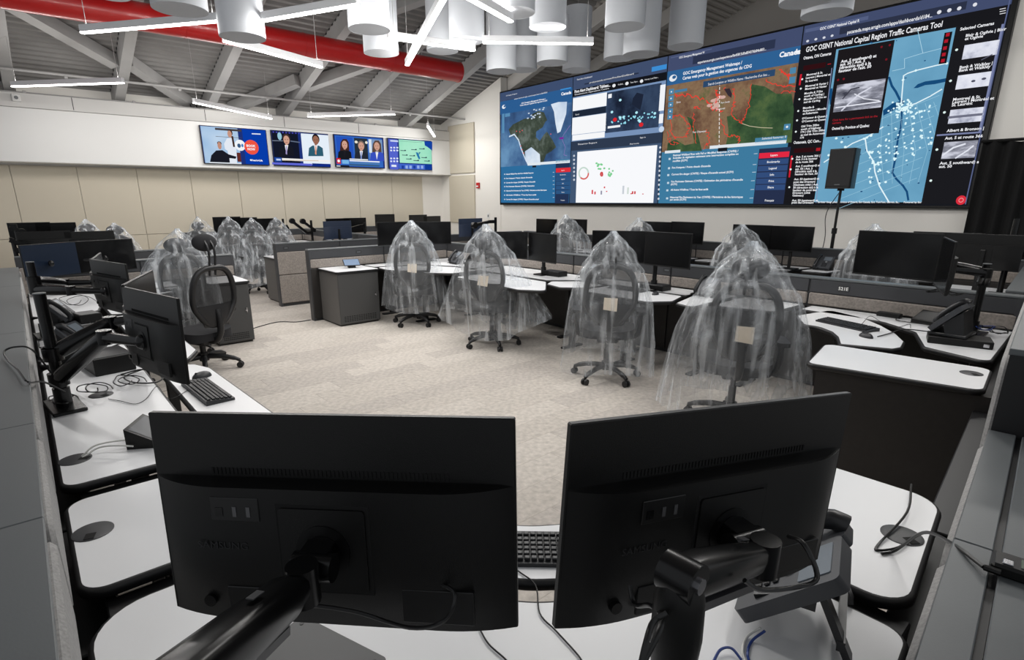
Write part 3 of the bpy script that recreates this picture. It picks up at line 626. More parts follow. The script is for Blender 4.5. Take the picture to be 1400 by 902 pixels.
c.rect(542, 160, 562, 312, (240, 243, 248), 4); c.rect(535, 335, 556, 388, (240, 243, 248), 4); c.ell(548, 425, 16, 18, (200, 216, 236), 5)
c.rectw(x2, c.at(10, 555)[1], x3-.02, zl, (46, 58, 78), 2); c.text(45, 520, 'Situation Report', 9, (160, 508)); c.text(418, 480, 'Sign in', 9, (452, 476)); c.text(358, 518, 'Find tools', 8, (412, 512))
c.rect(42, 562, 498, 868, (248, 249, 252), 2, 'report_page')
for i in range(40):
    a_ = 2*PI*i/40; c.ell(80+28*math.cos(a_), 690+34*math.sin(a_), 5, 5, (196, 216, 206) if i > 14 else (216, 96, 92), 3, n=6)
for i in range(12): c.ell(170+rn.gauss(0, 14), 645+rn.gauss(0, 10), 7, 6, (126, 206, 146), 3, n=8); c.ell(240+rn.gauss(0, 9), 690+rn.gauss(0, 12), 6, 6, (126, 206, 146), 3, n=8)
c.text(177, 708, 'e', 40, None, (206, 50, 54), 4, bold=.05)
for x, y0, y1, cc in ((132, 790, 815, (214, 74, 84)), (148, 800, 817, (214, 74, 84)), (186, 795, 818, (150, 150, 170)), (205, 770, 780, (214, 74, 84)), (218, 796, 802, (214, 74, 84)), (318, 765, 815, (200, 206, 214)), (346, 775, 815, (210, 220, 214)), (374, 798, 815, (206, 60, 66)), (388, 798, 815, (206, 60, 66)), (436, 812, 817, (206, 60, 66)), (365, 810, 816, (206, 60, 66))): c.rect(x-4, y0, x+4, y1, cc, 3)
for i in range(12): c.ell(540-i*.9, 535+i*28, 6, 7, (206, 212, 222), 3, n=8)
for i in range(7): c.ell(22, 585+i*24, 6, 7, (196, 204, 216), 3, n=8)
c.done()
# ---- pane 1: national web map
w1 = window('browser_window', VX0+.02, VZ0+.02, x2-.02, VZ1, (46, 108, 156))
c = Canvas(w1, 'y', YS-.001, (680, 110), 5.158)
zh = c.at(26, 150)[1]; zk = c.at(30, 240)[1]; zl = c.at(32, 610)[1]
c.rectw(VX0, zh, x2-.02, VZ1, (62, 78, 110), 1); c.rectw(VX0, zk, x2-.02, zh, (44, 92, 144), 1)
c.text(62, 112, 'GOC Emergency Management', 8, (140, 88)); c.rect(60, 140, 365, 80, (40, 50, 72), 2); c.text(120, 135, 'experience.arcgis.com/experience/0a4581', 9, (352, 78)); c.rect(445, 62, 520, 56, (60, 140, 210), 3)
c.text(170, 166, 'GOC Emergency Management Webmaps /', 10, (340, 126), bold=.03); c.text(160, 181, 'Cartes web pour la gestion des urgences du CDG', 10, (352, 138), bold=.03)
c.text(450, 106, 'Canada', 20, (522, 88), bold=.05); c.ell(46, 186, 13, 14, (228, 234, 240), 3); c.ell(52, 182, 7, 7, (44, 92, 144), 4)
OCE = glow_noise('lit_ocean', [(.3, (40, 58, 92)), (.5, (64, 98, 142)), (.7, (104, 146, 184))], .9, 5)
LAND = glow_noise('lit_continent', [(.3, (34, 42, 38)), (.5, (66, 76, 66)), (.66, (112, 122, 116)), (.8, (170, 180, 186))], 1.8, 9, .7)
ICE = glow_noise('lit_ice_sheet', [(.3, (176, 196, 222)), (.6, (226, 236, 246)), (.8, (240, 246, 252))], 1.2, 5)
c.rectw(VX0+.02, zl, x2-.02, zk, OCE, 1, 'map_picture')
c.poly([(80, 345), (110, 310), (190, 270), (240, 262), (330, 250), (345, 280), (320, 330), (275, 360), (272, 400), (300, 425), (330, 380), (350, 360), (390, 420), (415, 470), (380, 500), (345, 520), (320, 590), (215, 600), (190, 530), (165, 450), (120, 395), (95, 390)], LAND, 2, 'map_picture')
c.poly([(195, 500), (240, 470), (300, 520), (305, 596), (215, 600), (200, 560)], ICE, 3, 'map_picture'); c.poly([(240, 240), (290, 215), (330, 225), (352, 280), (330, 300), (300, 270), (255, 262)], LAND, 3, 'map_picture')
c.poly([(378, 168), (430, 152), (492, 150), (486, 235), (446, 360), (424, 372), (410, 300), (400, 220)], ICE, 3, 'map_picture'); c.line([(85, 395), (120, 380), (150, 420), (168, 480), (205, 570)], 10, (206, 222, 240), 3)
for i in range(16): c.ell(rn.uniform(190, 330), rn.uniform(190, 275), 7, 5, (196, 210, 226), 4, n=8)
for q in ((136, 358), (160, 362), (176, 352), (166, 462), (176, 488), (186, 512), (378, 378)): c.ell(*q, 4, 4, (230, 96, 100), 5, n=8)
c.line([(515, 315), (470, 380), (455, 410), (480, 470), (470, 525), (490, 530)], 3, (150, 120, 190), 4); c.rect(438, 402, 468, 412, (120, 40, 150), 5)
c.rect(34, 236, 50, 370, (88, 140, 180), 4); c.rect(55, 234, 90, 252, (88, 140, 180), 4); c.rect(412, 560, 508, 572, (70, 128, 164), 4)
c.rectw(c.at(215, 610)[0], zl-.01, x2-.03, zl+.05, (224, 232, 238), 4); c.rect(248, 600, 275, 612, (24, 26, 32), 5)
for y, e in ((665, 255), (695, 248), (725, 268), (752, 262), (782, 348), (812, 275), (842, 292)): c.text(62, y, ["National Wildland Fires with Full or Modified Response", "Fire Hotspots / Points chauds d'incendie", "Current fire danger (CWFIS) / Risque d'incendie", "Fire Perimeter Estimate (CWFIS) / Estimation", "Historical Fire Perimeters by Year (CWFIS) / Périmètres de feu historiques", "All Active Wildfires / Tous les feux actifs", "Current fire danger (CWFIS) / Risque d'incendie actuel"][(y-660)//30], 9, (e, y-6), bold=.04); c.ell(52, y-4, 4, 5, (200, 214, 226), 3, n=8); c.line([(392, y-18), (402, y-18)], 3, (200, 214, 226), 3)
c.rectw(c.at(411, 630)[0], c.at(411, 866)[1], x2-.03, zl, (36, 52, 84), 2)
for i, n_ in enumerate(('Layers', 'Bookmarks', 'Legend', 'Info', 'Print', 'Share')):
    y = 632+i*31; c.rect(414, y-13, 516, y+12, (222, 48, 58) if i == 0 else (44, 84, 128), 3); c.text(463, y+5, n_, 9, l=4, mid=True)
c.text(462, 848, 'Français', 9, l=4, mid=True)
c.done()
# ------------------------------------------------------------------ four televisions on the fascia
SKIN = (206, 158, 138)
def tv(x0, y0, x1, y1, label):
    XP = XTV+.075; a = ux(x0, y0, XP); b = ux(x1, y1, XP); y_0, y_1, z_1, z_0 = a[1], b[1], a[2], b[2]
    t = thing('television', label, 'television', (XTV, (y_0+y_1)/2, (z_0+z_1)/2), 0, 'televisions on the fascia'); L_ = Vector(t.location)
    o = MB().rbox(XTV+.03, y_0-.012, z_0-.014, XP-.002, y_1+.012, z_1+.012, .006).build('cabinet', BLACKP, t, None); o.location = -L_
    o = MB().box(XTV, L_.y-.25, L_.z-.15, XTV+.032, L_.y+.25, L_.z+.15).build('wall_bracket', RAILD, t, None); o.location = -L_
    p = MB(); p.add([(XP, y_0, z_0), (XP, y_1, z_0), (XP, y_1, z_1), (XP, y_0, z_1)], [(0, 1, 2, 3)])
    p = p.build('picture', glow((30, 50, 120)), t, None); p.location = -L_
    return p, XP
def bust(c, x, y, s, suit, hair, tie=None, bgc=None, skin=SKIN, shirt=(236, 236, 240), long=False):
    if long: c.poly([(x-.62*s, y-.1*s), (x-.3*s, y-.62*s), (x+.3*s, y-.62*s), (x+.62*s, y-.1*s), (x+.72*s, y+1.15*s), (x-.72*s, y+1.15*s)], hair, 4)
    c.poly([(x-1.05*s, y+2.5*s), (x-.95*s, y+1.35*s), (x-.45*s, y+1.0*s), (x+.45*s, y+1.02*s), (x+.98*s, y+1.38*s), (x+1.1*s, y+2.5*s)], suit, 3)
    c.poly([(x-.24*s, y+.95*s), (x, y+2.3*s), (x+.26*s, y+.95*s)], shirt, 4)
    if tie: c.poly([(x-.07*s, y+1.1*s), (x-.11*s, y+2.2*s), (x+.1*s, y+2.3*s), (x+.08*s, y+1.1*s)], tie, 5)
    c.ell(x, y+.08*s, .52*s, .68*s, hair, 4); c.ell(x, y+.26*s, .42*s, .62*s, skin, 5); c.rect(x-.16*s, y+.7*s, x+.16*s, y+1.05*s, skin, 4)
    for k in (-1, 1): c.ell(x+k*.17*s, y+.2*s, .07*s, .05*s, (50, 34, 30), 6, n=8)
    c.line([(x-.14*s, y+.6*s), (x+.14*s, y+.61*s)], .07*s, (150, 80, 76), 6)
p, XP = tv(272.9, 171.5, 368.2, 225.6, 'leftmost television showing a seated person and a blue booking advert')
c = Canvas(p, 'x', XP, (265, 160), 8.235)
BGB = glow_noise('lit_clinic_wall', [(.3, (120, 168, 214)), (.7, (196, 216, 236))], 1.2, 2)
c.rect(72, 99, 538, 530, BGB, 1); c.rect(236, 120, 535, 165, (70, 64, 66), 2); c.rect(245, 215, 535, 238, (84, 78, 78), 2); c.rect(175, 505, 535, 530, (226, 232, 240), 6)
c.poly([(340, 300), (372, 240), (430, 236), (478, 330), (486, 520), (400, 520), (380, 380), (350, 360)], (226, 232, 242), 2); c.ell(402, 192, 24, 40, (196, 148, 128), 4); c.ell(408, 178, 27, 36, (60, 40, 34), 3); c.line([(432, 220), (452, 330)], 22, (60, 40, 34), 4)
c.poly([(180, 515), (196, 430), (250, 376), (320, 372), (392, 420), (480, 446), (470, 470), (400, 462), (405, 515)], (26, 28, 38), 5); c.ell(288, 322, 22, 42, (190, 140, 120), 7); c.ell(286, 296, 25, 22, (70, 66, 70), 6); c.rect(480, 400, 536, 505, (96, 44, 40), 4)
c.rect(540, 130, 845, 536, (8, 60, 168), 2); c.ell(520, 318, 60, 62, (240, 244, 248), 7); c.ell(508, 322, 20, 24, (60, 92, 130), 8); c.ell(545, 320, 12, 20, (60, 120, 190), 8)
c.ell(648, 340, 80, 82, (238, 84, 66), 8); c.text(592, 334, 'BOOK', 26, (695, 340), l=9, bold=.05); c.text(604, 372, 'NOW', 26, (692, 378), l=9, bold=.05)
c.text(650, 494, 'HearingLife', 20, (774, 500), l=4, bold=.05); c.ell(641, 484, 9, 10, (240, 244, 248), 4); c.line([(655, 188), (748, 192)], 12, (226, 232, 244), 4); c.done()
p, XP = tv(370.4, 178, 451.7, 228.2, 'television second from left showing two men in suits on a news split screen')
c = Canvas(p, 'x', XP, (265, 160), 8.235)
c.rect(872, 152, 1203, 545, (20, 24, 40), 1)
for i in range(9): c.rect(885+i*36, 160+i*2, 905+i*36, 176+i*2, (70, 70, 170), 2)
c.ell(965, 215, 24, 44, (150, 196, 214), 2); c.line([(885, 265), (1000, 268)], 8, (120, 130, 150), 2); c.line([(1090, 270), (1190, 285)], 12, (96, 108, 130), 2)
bust(c, 1042, 238, 80, (24, 26, 36), (70, 52, 46), (160, 150, 200)); c.rect(1203, 183, 1540, 545, (228, 238, 248), 2); bust(c, 1372, 240, 80, (46, 92, 112), (26, 20, 22), (226, 150, 120), skin=(150, 104, 84))
c.rect(990, 462, 1540, 510, (240, 238, 236), 7); c.line([(1005, 486), (1400, 492)], 7, (206, 190, 170), 8); c.rect(880, 508, 1330, 548, (96, 104, 214), 7); c.rect(905, 452, 990, 505, (26, 70, 160), 8); c.rect(1330, 520, 1540, 560, (18, 44, 130), 8); c.rect(925, 468, 978, 490, (190, 206, 236), 9); c.done()
p, XP = tv(456.2, 183.7, 526, 229.7, 'television third from left showing three people in separate news frames')
c = Canvas(p, 'x', XP, (400, 170), 6.445)
c.rect(370, 95, 800, 380, (52, 104, 190), 1); c.rect(380, 105, 540, 305, (36, 82, 186), 2); c.rect(540, 118, 668, 310, (40, 50, 60), 2); c.rect(670, 128, 798, 316, (120, 150, 190), 2)
bust(c, 458, 165, 58, (24, 26, 32), (66, 40, 34), shirt=(30, 30, 36), long=True); bust(c, 604, 178, 58, (36, 42, 54), (120, 104, 96), (120, 140, 200)); bust(c, 742, 178, 58, (56, 80, 190), (90, 70, 62), long=True); c.ell(560, 155, 14, 12, (230, 226, 210), 3); c.ell(650, 160, 12, 12, (230, 226, 210), 3); c.rect(668, 130, 700, 250, (216, 226, 236), 3)
c.rect(500, 300, 664, 318, (226, 230, 236), 7); c.rect(500, 314, 766, 336, (238, 240, 244), 7); c.rect(500, 334, 766, 352, (96, 140, 160), 7); c.rect(500, 350, 766, 372, (60, 92, 112), 7); c.rect(385, 296, 425, 348, (204, 34, 44), 8); c.ell(405, 322, 11, 13, (246, 244, 244), 9); c.rect(434, 312, 496, 348, (120, 180, 226), 8); c.rect(374, 356, 500, 380, (20, 24, 34), 8); c.rect(385, 362, 420, 371, (226, 228, 232), 9); c.done()
p, XP = tv(529.9, 188.6, 590.8, 232, 'rightmost television showing a pale green weather map with forecast columns')
c = Canvas(p, 'x', XP, (400, 170), 6.445)
GM = glow_noise('lit_weather_map', [(.3, (140, 214, 186)), (.6, (166, 230, 200)), (.8, (182, 236, 212))], 1., 3)
c.rect(845, 128, 935, 398, (84, 100, 204), 1); c.rect(935, 132, 1228, 350, GM, 1); c.rect(935, 345, 1228, 402, (64, 100, 200), 2); c.rect(860, 136, 930, 156, (200, 210, 240), 2)
c.poly([(1160, 150), (1230, 152), (1230, 232), (1190, 200), (1165, 186)], (20, 66, 160), 3); c.rect(1165, 350, 1228, 402, (18, 58, 150), 3)
for i in range(3):
    for y in (205, 230, 300, 325): c.ell(868+i*27, y, 9, 8, (226, 232, 246), 3, n=8)
c.rect(945, 146, 1140, 162, (54, 96, 84), 2); c.poly([(1085, 245), (1105, 248), (1125, 300), (1112, 310), (1095, 275)], (40, 120, 170), 3); c.poly([(1112, 245), (1128, 247), (1112, 268)], (30, 100, 150), 3)
for q in ((975, 230), (1070, 222), (1140, 215), (990, 270), (1055, 276), (1160, 292), (1025, 304), (1090, 318), (1185, 322)): c.line([(q[0]-24, q[1]), (q[0]+20, q[1]+2)], 6, (54, 84, 92), 3); c.ell(q[0]+16, q[1], 8, 6, (30, 52, 70), 4, n=8)
for i in range(6): c.rect(960+i*34, 362, 982+i*34, 390, (150, 176, 232) if i % 3 else (30, 60, 150), 3)
c.rect(870, 355, 915, 375, (230, 236, 246), 3); c.done()
# loudspeaker on a tripod stand in front of the video wall
P = uy(1154, 231, 9.2)
t = thing('loudspeaker', 'black loudspeaker on a stand in front of the city map', 'loudspeaker', (P[0], 9.2, 1.84))
MB().prism(rpoly([(-.17, -.17), (.17, -.17), (.14, .13), (-.14, .13)], .03), 0, .54).build('cabinet', BLACKP, t)
MB().rbox(-.155, -.178, .03, .155, -.168, .52, .006).build('grille', mat('speaker_grille', (26, 26, 28), .7, noise=.4, nscale=400), t, None)
MB().rbox(-.035, -.182, .045, .035, -.177, .06, .002).build('badge', CAP, t, None)
MB().cyl((0, 0, -.03), (0, 0, 0), .045, n=14).build('pole_socket', BLACKP, t)
t = thing('speaker_stand', 'black tripod stand carrying the loudspeaker', 'stand', (P[0], 9.2, 0))
MB().cyl((0, 0, .12), (0, 0, 1.81), .018, n=10).build('pole', BLACKP, t); MB().cyl((0, 0, .7), (0, 0, 1.25), .024, n=10).build('outer_tube', BLACKP, t); MB().cyl((0, 0, 1.2), (0, 0, 1.28), .036, n=10).build('clamp_collar', BLACKP, t)
for k in range(3):
    a_ = k*2*PI/3+.4; MB().tube([(0, 0, .72), (.52*math.cos(a_), .52*math.sin(a_), .02)], .012, 8).build('leg', BLACKP, t)
MB().tube(spline([(P[0]+.03, 9.25, 1.9), (P[0]-.16, 9.25, 1.5), (P[0]-.12, 9.22, 1.1), (P[0]-.2, 9.25, .5), (P[0]-.3, 9.3, .01)], 8), .006, 6).build('speaker_cable', CORD)
tag(bpy.data.objects['speaker_cable'], 'thin black cable hanging from the loudspeaker beside its stand', 'cable')
# ================================================================== kinds of equipment
DZ = .757        # top of every worksurface
MW, MH = .575, .34
def monitor_proto(detail, screen=GLASSB, back=BLACKP):
    p = Proto(); z_s = .19*MH
    b = MB().rbox(-MW/2, 0, -MH/2, MW/2, .013, MH/2, .002)
    p.part('display_panel', b, back, None)
    f = MB(); e = .007; f.add([(-MW/2+e, -.0006, -MH/2+e*2), (MW/2-e, -.0006, -MH/2+e*2), (MW/2-e, -.0006, MH/2-e), (-MW/2+e, -.0006, MH/2-e)], [(0, 1, 2, 3)])
    p.part('screen', f, screen, None)
    # lower back cover: deep in the middle, thin at both ends, lip at the top
    nx, nz = (29, 8) if detail else (11, 4)
    def dep(u, v):
        x = abs(2*u-1); d = .036*(1-max(0, (x-.55)/.45)**2.2); return .012 + d*min(1., .55+v*1.4)
    b = MB(); b.grid(lambda u, v: (-MW/2+.002+u*(MW-.004), dep(u, v), -MH/2+.001+v*(z_s+MH/2)), nx, nz)
    top = [(-MW/2+.002+i/(nx-1)*(MW-.004), .0125, z_s+.004) for i in range(nx)]; o = len(b.v); b.v += top
    b.f += [((nz-1)*nx+i, (nz-1)*nx+i+1, o+i+1, o+i) for i in range(nx-1)]
    bot = [(-MW/2+.002+i/(nx-1)*(MW-.004), .006, -MH/2+.001) for i in range(nx)]; o = len(b.v); b.v += bot
    b.f += [(i+1, i, o+i, o+i+1) for i in range(nx-1)]
    subs = []
    if detail:
        v = MB()
        for i in range(58): x = -MW/2+.10+i*(MW-.2)/57; v.box(x, .012, z_s+.008, x+.0032, .0145, z_s+.018)
        subs.append(('vent_slots', v, mat('vent_black', (3, 3, 3), .9), 'stuff'))
    p.part('back_cover', b, back, 40, subs=subs)
    yb = .048
    v = MB(); v.prism(rpoly([(-.067, -.067), (.067, -.067), (.067, .067), (-.067, .067)], .006), yb-.004, yb+.004); v.xf(Matrix(((1, 0, 0, 0), (0, 0, 1, 0), (0, 1, 0, -.03), (0, 0, 0, 1))))
    gr = MB().rbox(-.073, yb-.003, -.103, .073, yb+.0005, .043, .001); d = MB().cyl((0, yb+.004, -.03), (0, yb+.006, -.03), .042, n=28)
    p.part('mounting_plate', v, back, 30, subs=[('mounting_disc', d, mat('matte_black_metal', (10, 10, 11), .3, metal=.3), None), ('plate_recess', gr, mat('vent_black', (3, 3, 3), .9), None)] if detail else ())
    if detail:
        q = MB().rbox(.098, .0475, .012, .176, .0495, .05, .001)
        po = MB()
        for x in (.112, .134): po.box(x, .0495, .02, x+.006, .0505, .036)
        po2 = MB().box(.156, .0495, .02, .168, .0503, .034)
        p.part('port_panel', q, mat('port_recess', (7, 7, 8), .4), None, subs=[('usb_port', po, mat('dull_port_metal', (96, 96, 98), .4, metal=.5), None), ('lan_port', po2, BLACKG, None)])
        q = MB().rbox(-.225, .038, -.145, -.115, .0475, -.09, .001); p.part('power_recess', q, mat('port_recess', (7, 7, 8), .4), None)
        q = MB().rbox(.10, .042, -.15, .165, .0482, -.10, .001); p.part('rating_recess', q, mat('port_recess', (7, 7, 8), .4), None)
        q = MB().cyl((.20, .03, -.13), (.20, .0455, -.13), .01, n=14); p.part('joystick_button', q, BLACKG)
        me = textmesh('SAMSUNG', .0165, mat('embossed_mark', (34, 34, 36), .3), .0004)
        b2 = MB().add([(.205-v.co.x*1.1, .0486+v.co.z, -.035+v.co.y) for v in me.vertices], [tuple(pp_.vertices) for pp_ in me.polygons]); p.part('lettering', b2, mat('embossed_mark', (34, 34, 36), .3), None)
    return p
MON = monitor_proto(True); MONL = monitor_proto(False)
MONB = monitor_proto(False, mat('blue_reflection_screen', (10, 24, 42), .3))  # blue reflection put into the screen colour
MONG = monitor_proto(False, back=mat('blue_grey_back', (40, 50, 70), .4))
def monitor(c, yaw, label, back=False, pr=MONL, pitch=0, roll=0, group='desk monitors'):
    """c centre of the panel; yaw in degrees, direction of the side turned from the viewer; back: screen turned away"""
    k = -1 if back else 1
    return pr.place('monitor', label, 'monitor', c, (math.radians(pitch)*k, math.radians(roll)*k, math.radians(yaw)+(PI if back else 0)), group)
def mon_between(p, q, ztop, label, back=False, pr=MONL):
    """monitor whose upper edge runs from p to q (left to right as seen)"""
    p = Vector(p[:2]); q = Vector(q[:2]); d = q-p
    return monitor(((p.x+q.x)/2, (p.y+q.y)/2, ztop-MH/2), math.degrees(math.atan2(d.y, d.x)), label, back, pr)
# ------------------------------------------------------------------ office chair, facing +y
def chair_proto(drop=0.):
    p = Proto(); PL = mat('chair_black_plastic', (24, 24, 26), .45); SE = mat('chair_seat_fabric', (30, 30, 33), .9, bump=.4, bscale=500)
    b = MB()
    for k in range(5):
        a = k*2*PI/5+.3; c, s = math.cos(a), math.sin(a)
        b.tube(spline([(c*.03, s*.03, .13), (c*.15, s*.15, .125), (c*.27, s*.27, .10), (c*.325, s*.325, .075)], 3), [.026]*4+[.023]*3+[.018]*3, 8)
    b.cyl((0, 0, .09), (0, 0, .17), .045, n=16); p.part('star_base', b, PL, 50)
    for k in range(5):
        a = k*2*PI/5+.3; c, s = math.cos(a), math.sin(a); x, y = c*.325, s*.325; nx, ny = -s, c
        b = MB()
        for e in (-1, 1): b.cyl((x+nx*e*.008, y+ny*e*.008, .031), (x+nx*e*.027, y+ny*e*.027, .031), .030, n=14)
        b.cyl((x, y, .03), (x, y, .075), .012, n=8); p.part('caster', b, PL, 40)
    p.part('gas_column', MB().cyl((0, 0, .16), (0, 0, .30-drop*.5), .028, n=14).cyl((0, 0, .30-drop*.5), (0, 0, .42-drop), .02, n=12), PL)
    D_ = Matrix.Translation((0, 0, -drop)); p.part('tilt_mechanism', MB().rbox(-.1, -.14, .385, .1, .12, .44, .015).xf(D_), PL, None)
    b = MB(); b.grid(lambda u, v: ((.255-.02*v*v)*math.cos(2*PI*u)*(abs(math.cos(2*PI*u))**-.45 if abs(math.cos(2*PI*u)) > .02 else 1)**.6 if 0 else .25*math.copysign(abs(math.cos(2*PI*u))**.55, math.cos(2*PI*u)), .24*math.copysign(abs(math.sin(2*PI*u))**.55, math.sin(2*PI*u))+.02, .44+.085*v+(.012*math.cos(4*PI*u) if v > .4 else 0)), 36, 4, True)
    b.f.append(tuple(range(3*36, 4*36))); b.f.append(tuple(range(35, -1, -1))); p.part('seat', b.xf(D_), SE, 60)
    # backrest: waisted oval frame with open weave
    def out(t):   # outline, t 0..1
        a = 2*PI*t; z = .86+.27*math.sin(a); wdt = .222 if z > .78 else .222-.07*min(1, (.78-z)/.2)
        return (wdt*math.copysign(abs(math.cos(a))**.62, math.cos(a)), z)
    def yb(z): return -.235 - .10*(z-.6) + .09*((z-.75)**2)
    ring = [(out(i/36)[0], yb(out(i/36)[1])-.02*(1-(out(i/36)[0]/.23)**2), out(i/36)[1]) for i in range(37)]
    b = MB().tube(ring, .027, 8, False); p.part('back_frame', b.xf(D_), PL, 60)
    b = MB(); c0 = (0, yb(.86)-.035, .86); b.v = [c0]+[tuple(q) for q in ring[:-1]]; b.f = [(0, i+1, (i+1) % 36+1) for i in range(36)]
    p.part('back_mesh', b.xf(D_), WEAVE, 80)
    b = MB().tube(spline([(0, -.05, .42), (0, -.2, .43), (0, -.285, .52), (0, -.29, .66), (0, -.275, .74)], 5), .03, 10)
    p.part('back_spine', b.xf(D_), PL, 50)
    b = MB(); b.grid(lambda u, v: ((-1+2*u)*(.13+.07*v), -.262-.03*(1-(2*u-1)**2)+.03*(v-.5)**2, .585+.20*v), 9, 5); b.grid(lambda u, v: ((-1+2*(1-u))*(.13+.07*v), -.246-.02*(1-(2*u-1)**2), .585+.20*v), 9, 5); p.part('lumbar_panel', b.xf(D_), PL, 50)
    for s in (-1, 1):
        b = MB().tube(spline([(s*.1, .0, .42), (s*.26, .0, .43), (s*.295, -.02, .52), (s*.295, -.03, .66)], 4), .022, 8)
        pad = MB(); pad.prism(rpoly([(s*.295-.045, -.14), (s*.295+.045, -.14), (s*.295+.04, .12), (s*.295-.04, .12)], .03), .665, .695)
        p.part('armrest', b.xf(D_), PL, 50, subs=[('arm_pad', pad.xf(D_), PL, None)])
    b = MB()
    for s in (-.03, .03): b.tube(spline([(s, -.285, 1.06-drop), (s, -.315, 1.16), (s, -.27, 1.26)], 4), .011, 6)
    p.part('headrest_post', b, PL, 60)
    b = MB(); b.ell((0, 0, 0), .125, .055, .08, 20, 10); b.xf(Matrix.Translation((0, -.235, 1.235)) @ Matrix.Rotation(-.15, 4, 'X')); p.part('headrest', b, SE, 80)
    return p
CHAIR = chair_proto(); CHAIRL = chair_proto(.12)
CH_N = 0
def chair(x, y, face, label, group='office chairs', pr=None):
    """face: degrees, direction the sitter looks (0 = +x)"""
    return (pr or CHAIR).place('office_chair', label, 'chair', (x, y, 0), (0, 0, math.radians(face-90)), group)
def bag(x, y, face, label, seed, peak=1.40, hem=.2, rx=.40, ry=.42, flares=(), lean=(0, 0), tagz=.80, lift=.0):
    """clear plastic bag pulled over a chair from above, open at the hem; flares: (angle, amount, hem lift)"""
    r = random.Random(seed); NU, NV = 120, 48
    F = [(n, r.uniform(0, 6.28), r.uniform(.6, 1.)) for n in (3, 5, 8, 13)]
    hz = [(r.uniform(0, 6.28), k) for k in (1, 2, 3)]; tw = r.uniform(-.6, .6)
    K = [(0, 1.), (.25, .95), (.5, .86), (.66, .74), (.74, .63), (.80, .52), (.86, .42), (.91, .31), (.95, .17), (.975, .07), (1, .03)]
    def f(u, v):
        a = 2*PI*u; z0 = hem + .045*sum(math.sin(k*a+ph)/k for ph, k in hz)
        for fa, am, lf in flares: z0 += lf*max(0, math.cos(a-fa))**3
        z = z0 + (peak-z0)*v; zz = min(1., max(0., (z-hem)/(peak-hem))); lo = 1-v
        for (a0, b0), (a1, b1) in zip(K, K[1:]):
            if zz <= a1 or a1 == 1: s = b0+(b1-b0)*max(0, min(1, (zz-a0)/(a1-a0))); break
        fold = sum(am*(1-abs(math.sin(n*a/2+ph+tw*zz*n*.2))**.7)/(n**.45) for n, ph, am in F)-.45
        for fa, am, lf in flares: s += am*max(0, math.cos(a-fa))**5*lo**1.9
        s *= 1+(.22*lo**.6+.05)*fold
        cr = .02*math.sin(9*a+31*zz+seed)*math.sin(5*a-23*zz) if zz > .7 else 0
        sg = lambda q: math.copysign(abs(q)**.8, q); X = rx*s*sg(math.cos(a)); Y = ry*s*sg(math.sin(a))*(1 if math.sin(a) > 0 else .9)
        return (X+lean[0]*zz*zz+cr, Y-.24*zz**1.2+.03+lean[1]*zz*zz+cr*.6, z)
    b = MB().grid(f, NU, NV, True)
    t = thing('plastic_chair_cover', label, 'plastic bag', (x, y, 0), (0, 0, math.radians(face-90)), 'clear plastic bags over chairs'); b.build('film', FILM, t, 80)
    if tagz:
        tg = MB(); zc = tagz; tg.add([(-.06, -.33, zc-.045), (.06, -.335, zc-.06), (.065, -.30, zc+.055), (-.055, -.305, zc+.06)], [(0, 1, 2, 3), (3, 2, 1, 0)])
        tg.build('paper_tag', mat('cream_paper', (214, 200, 180), .8), t, None)
    return t
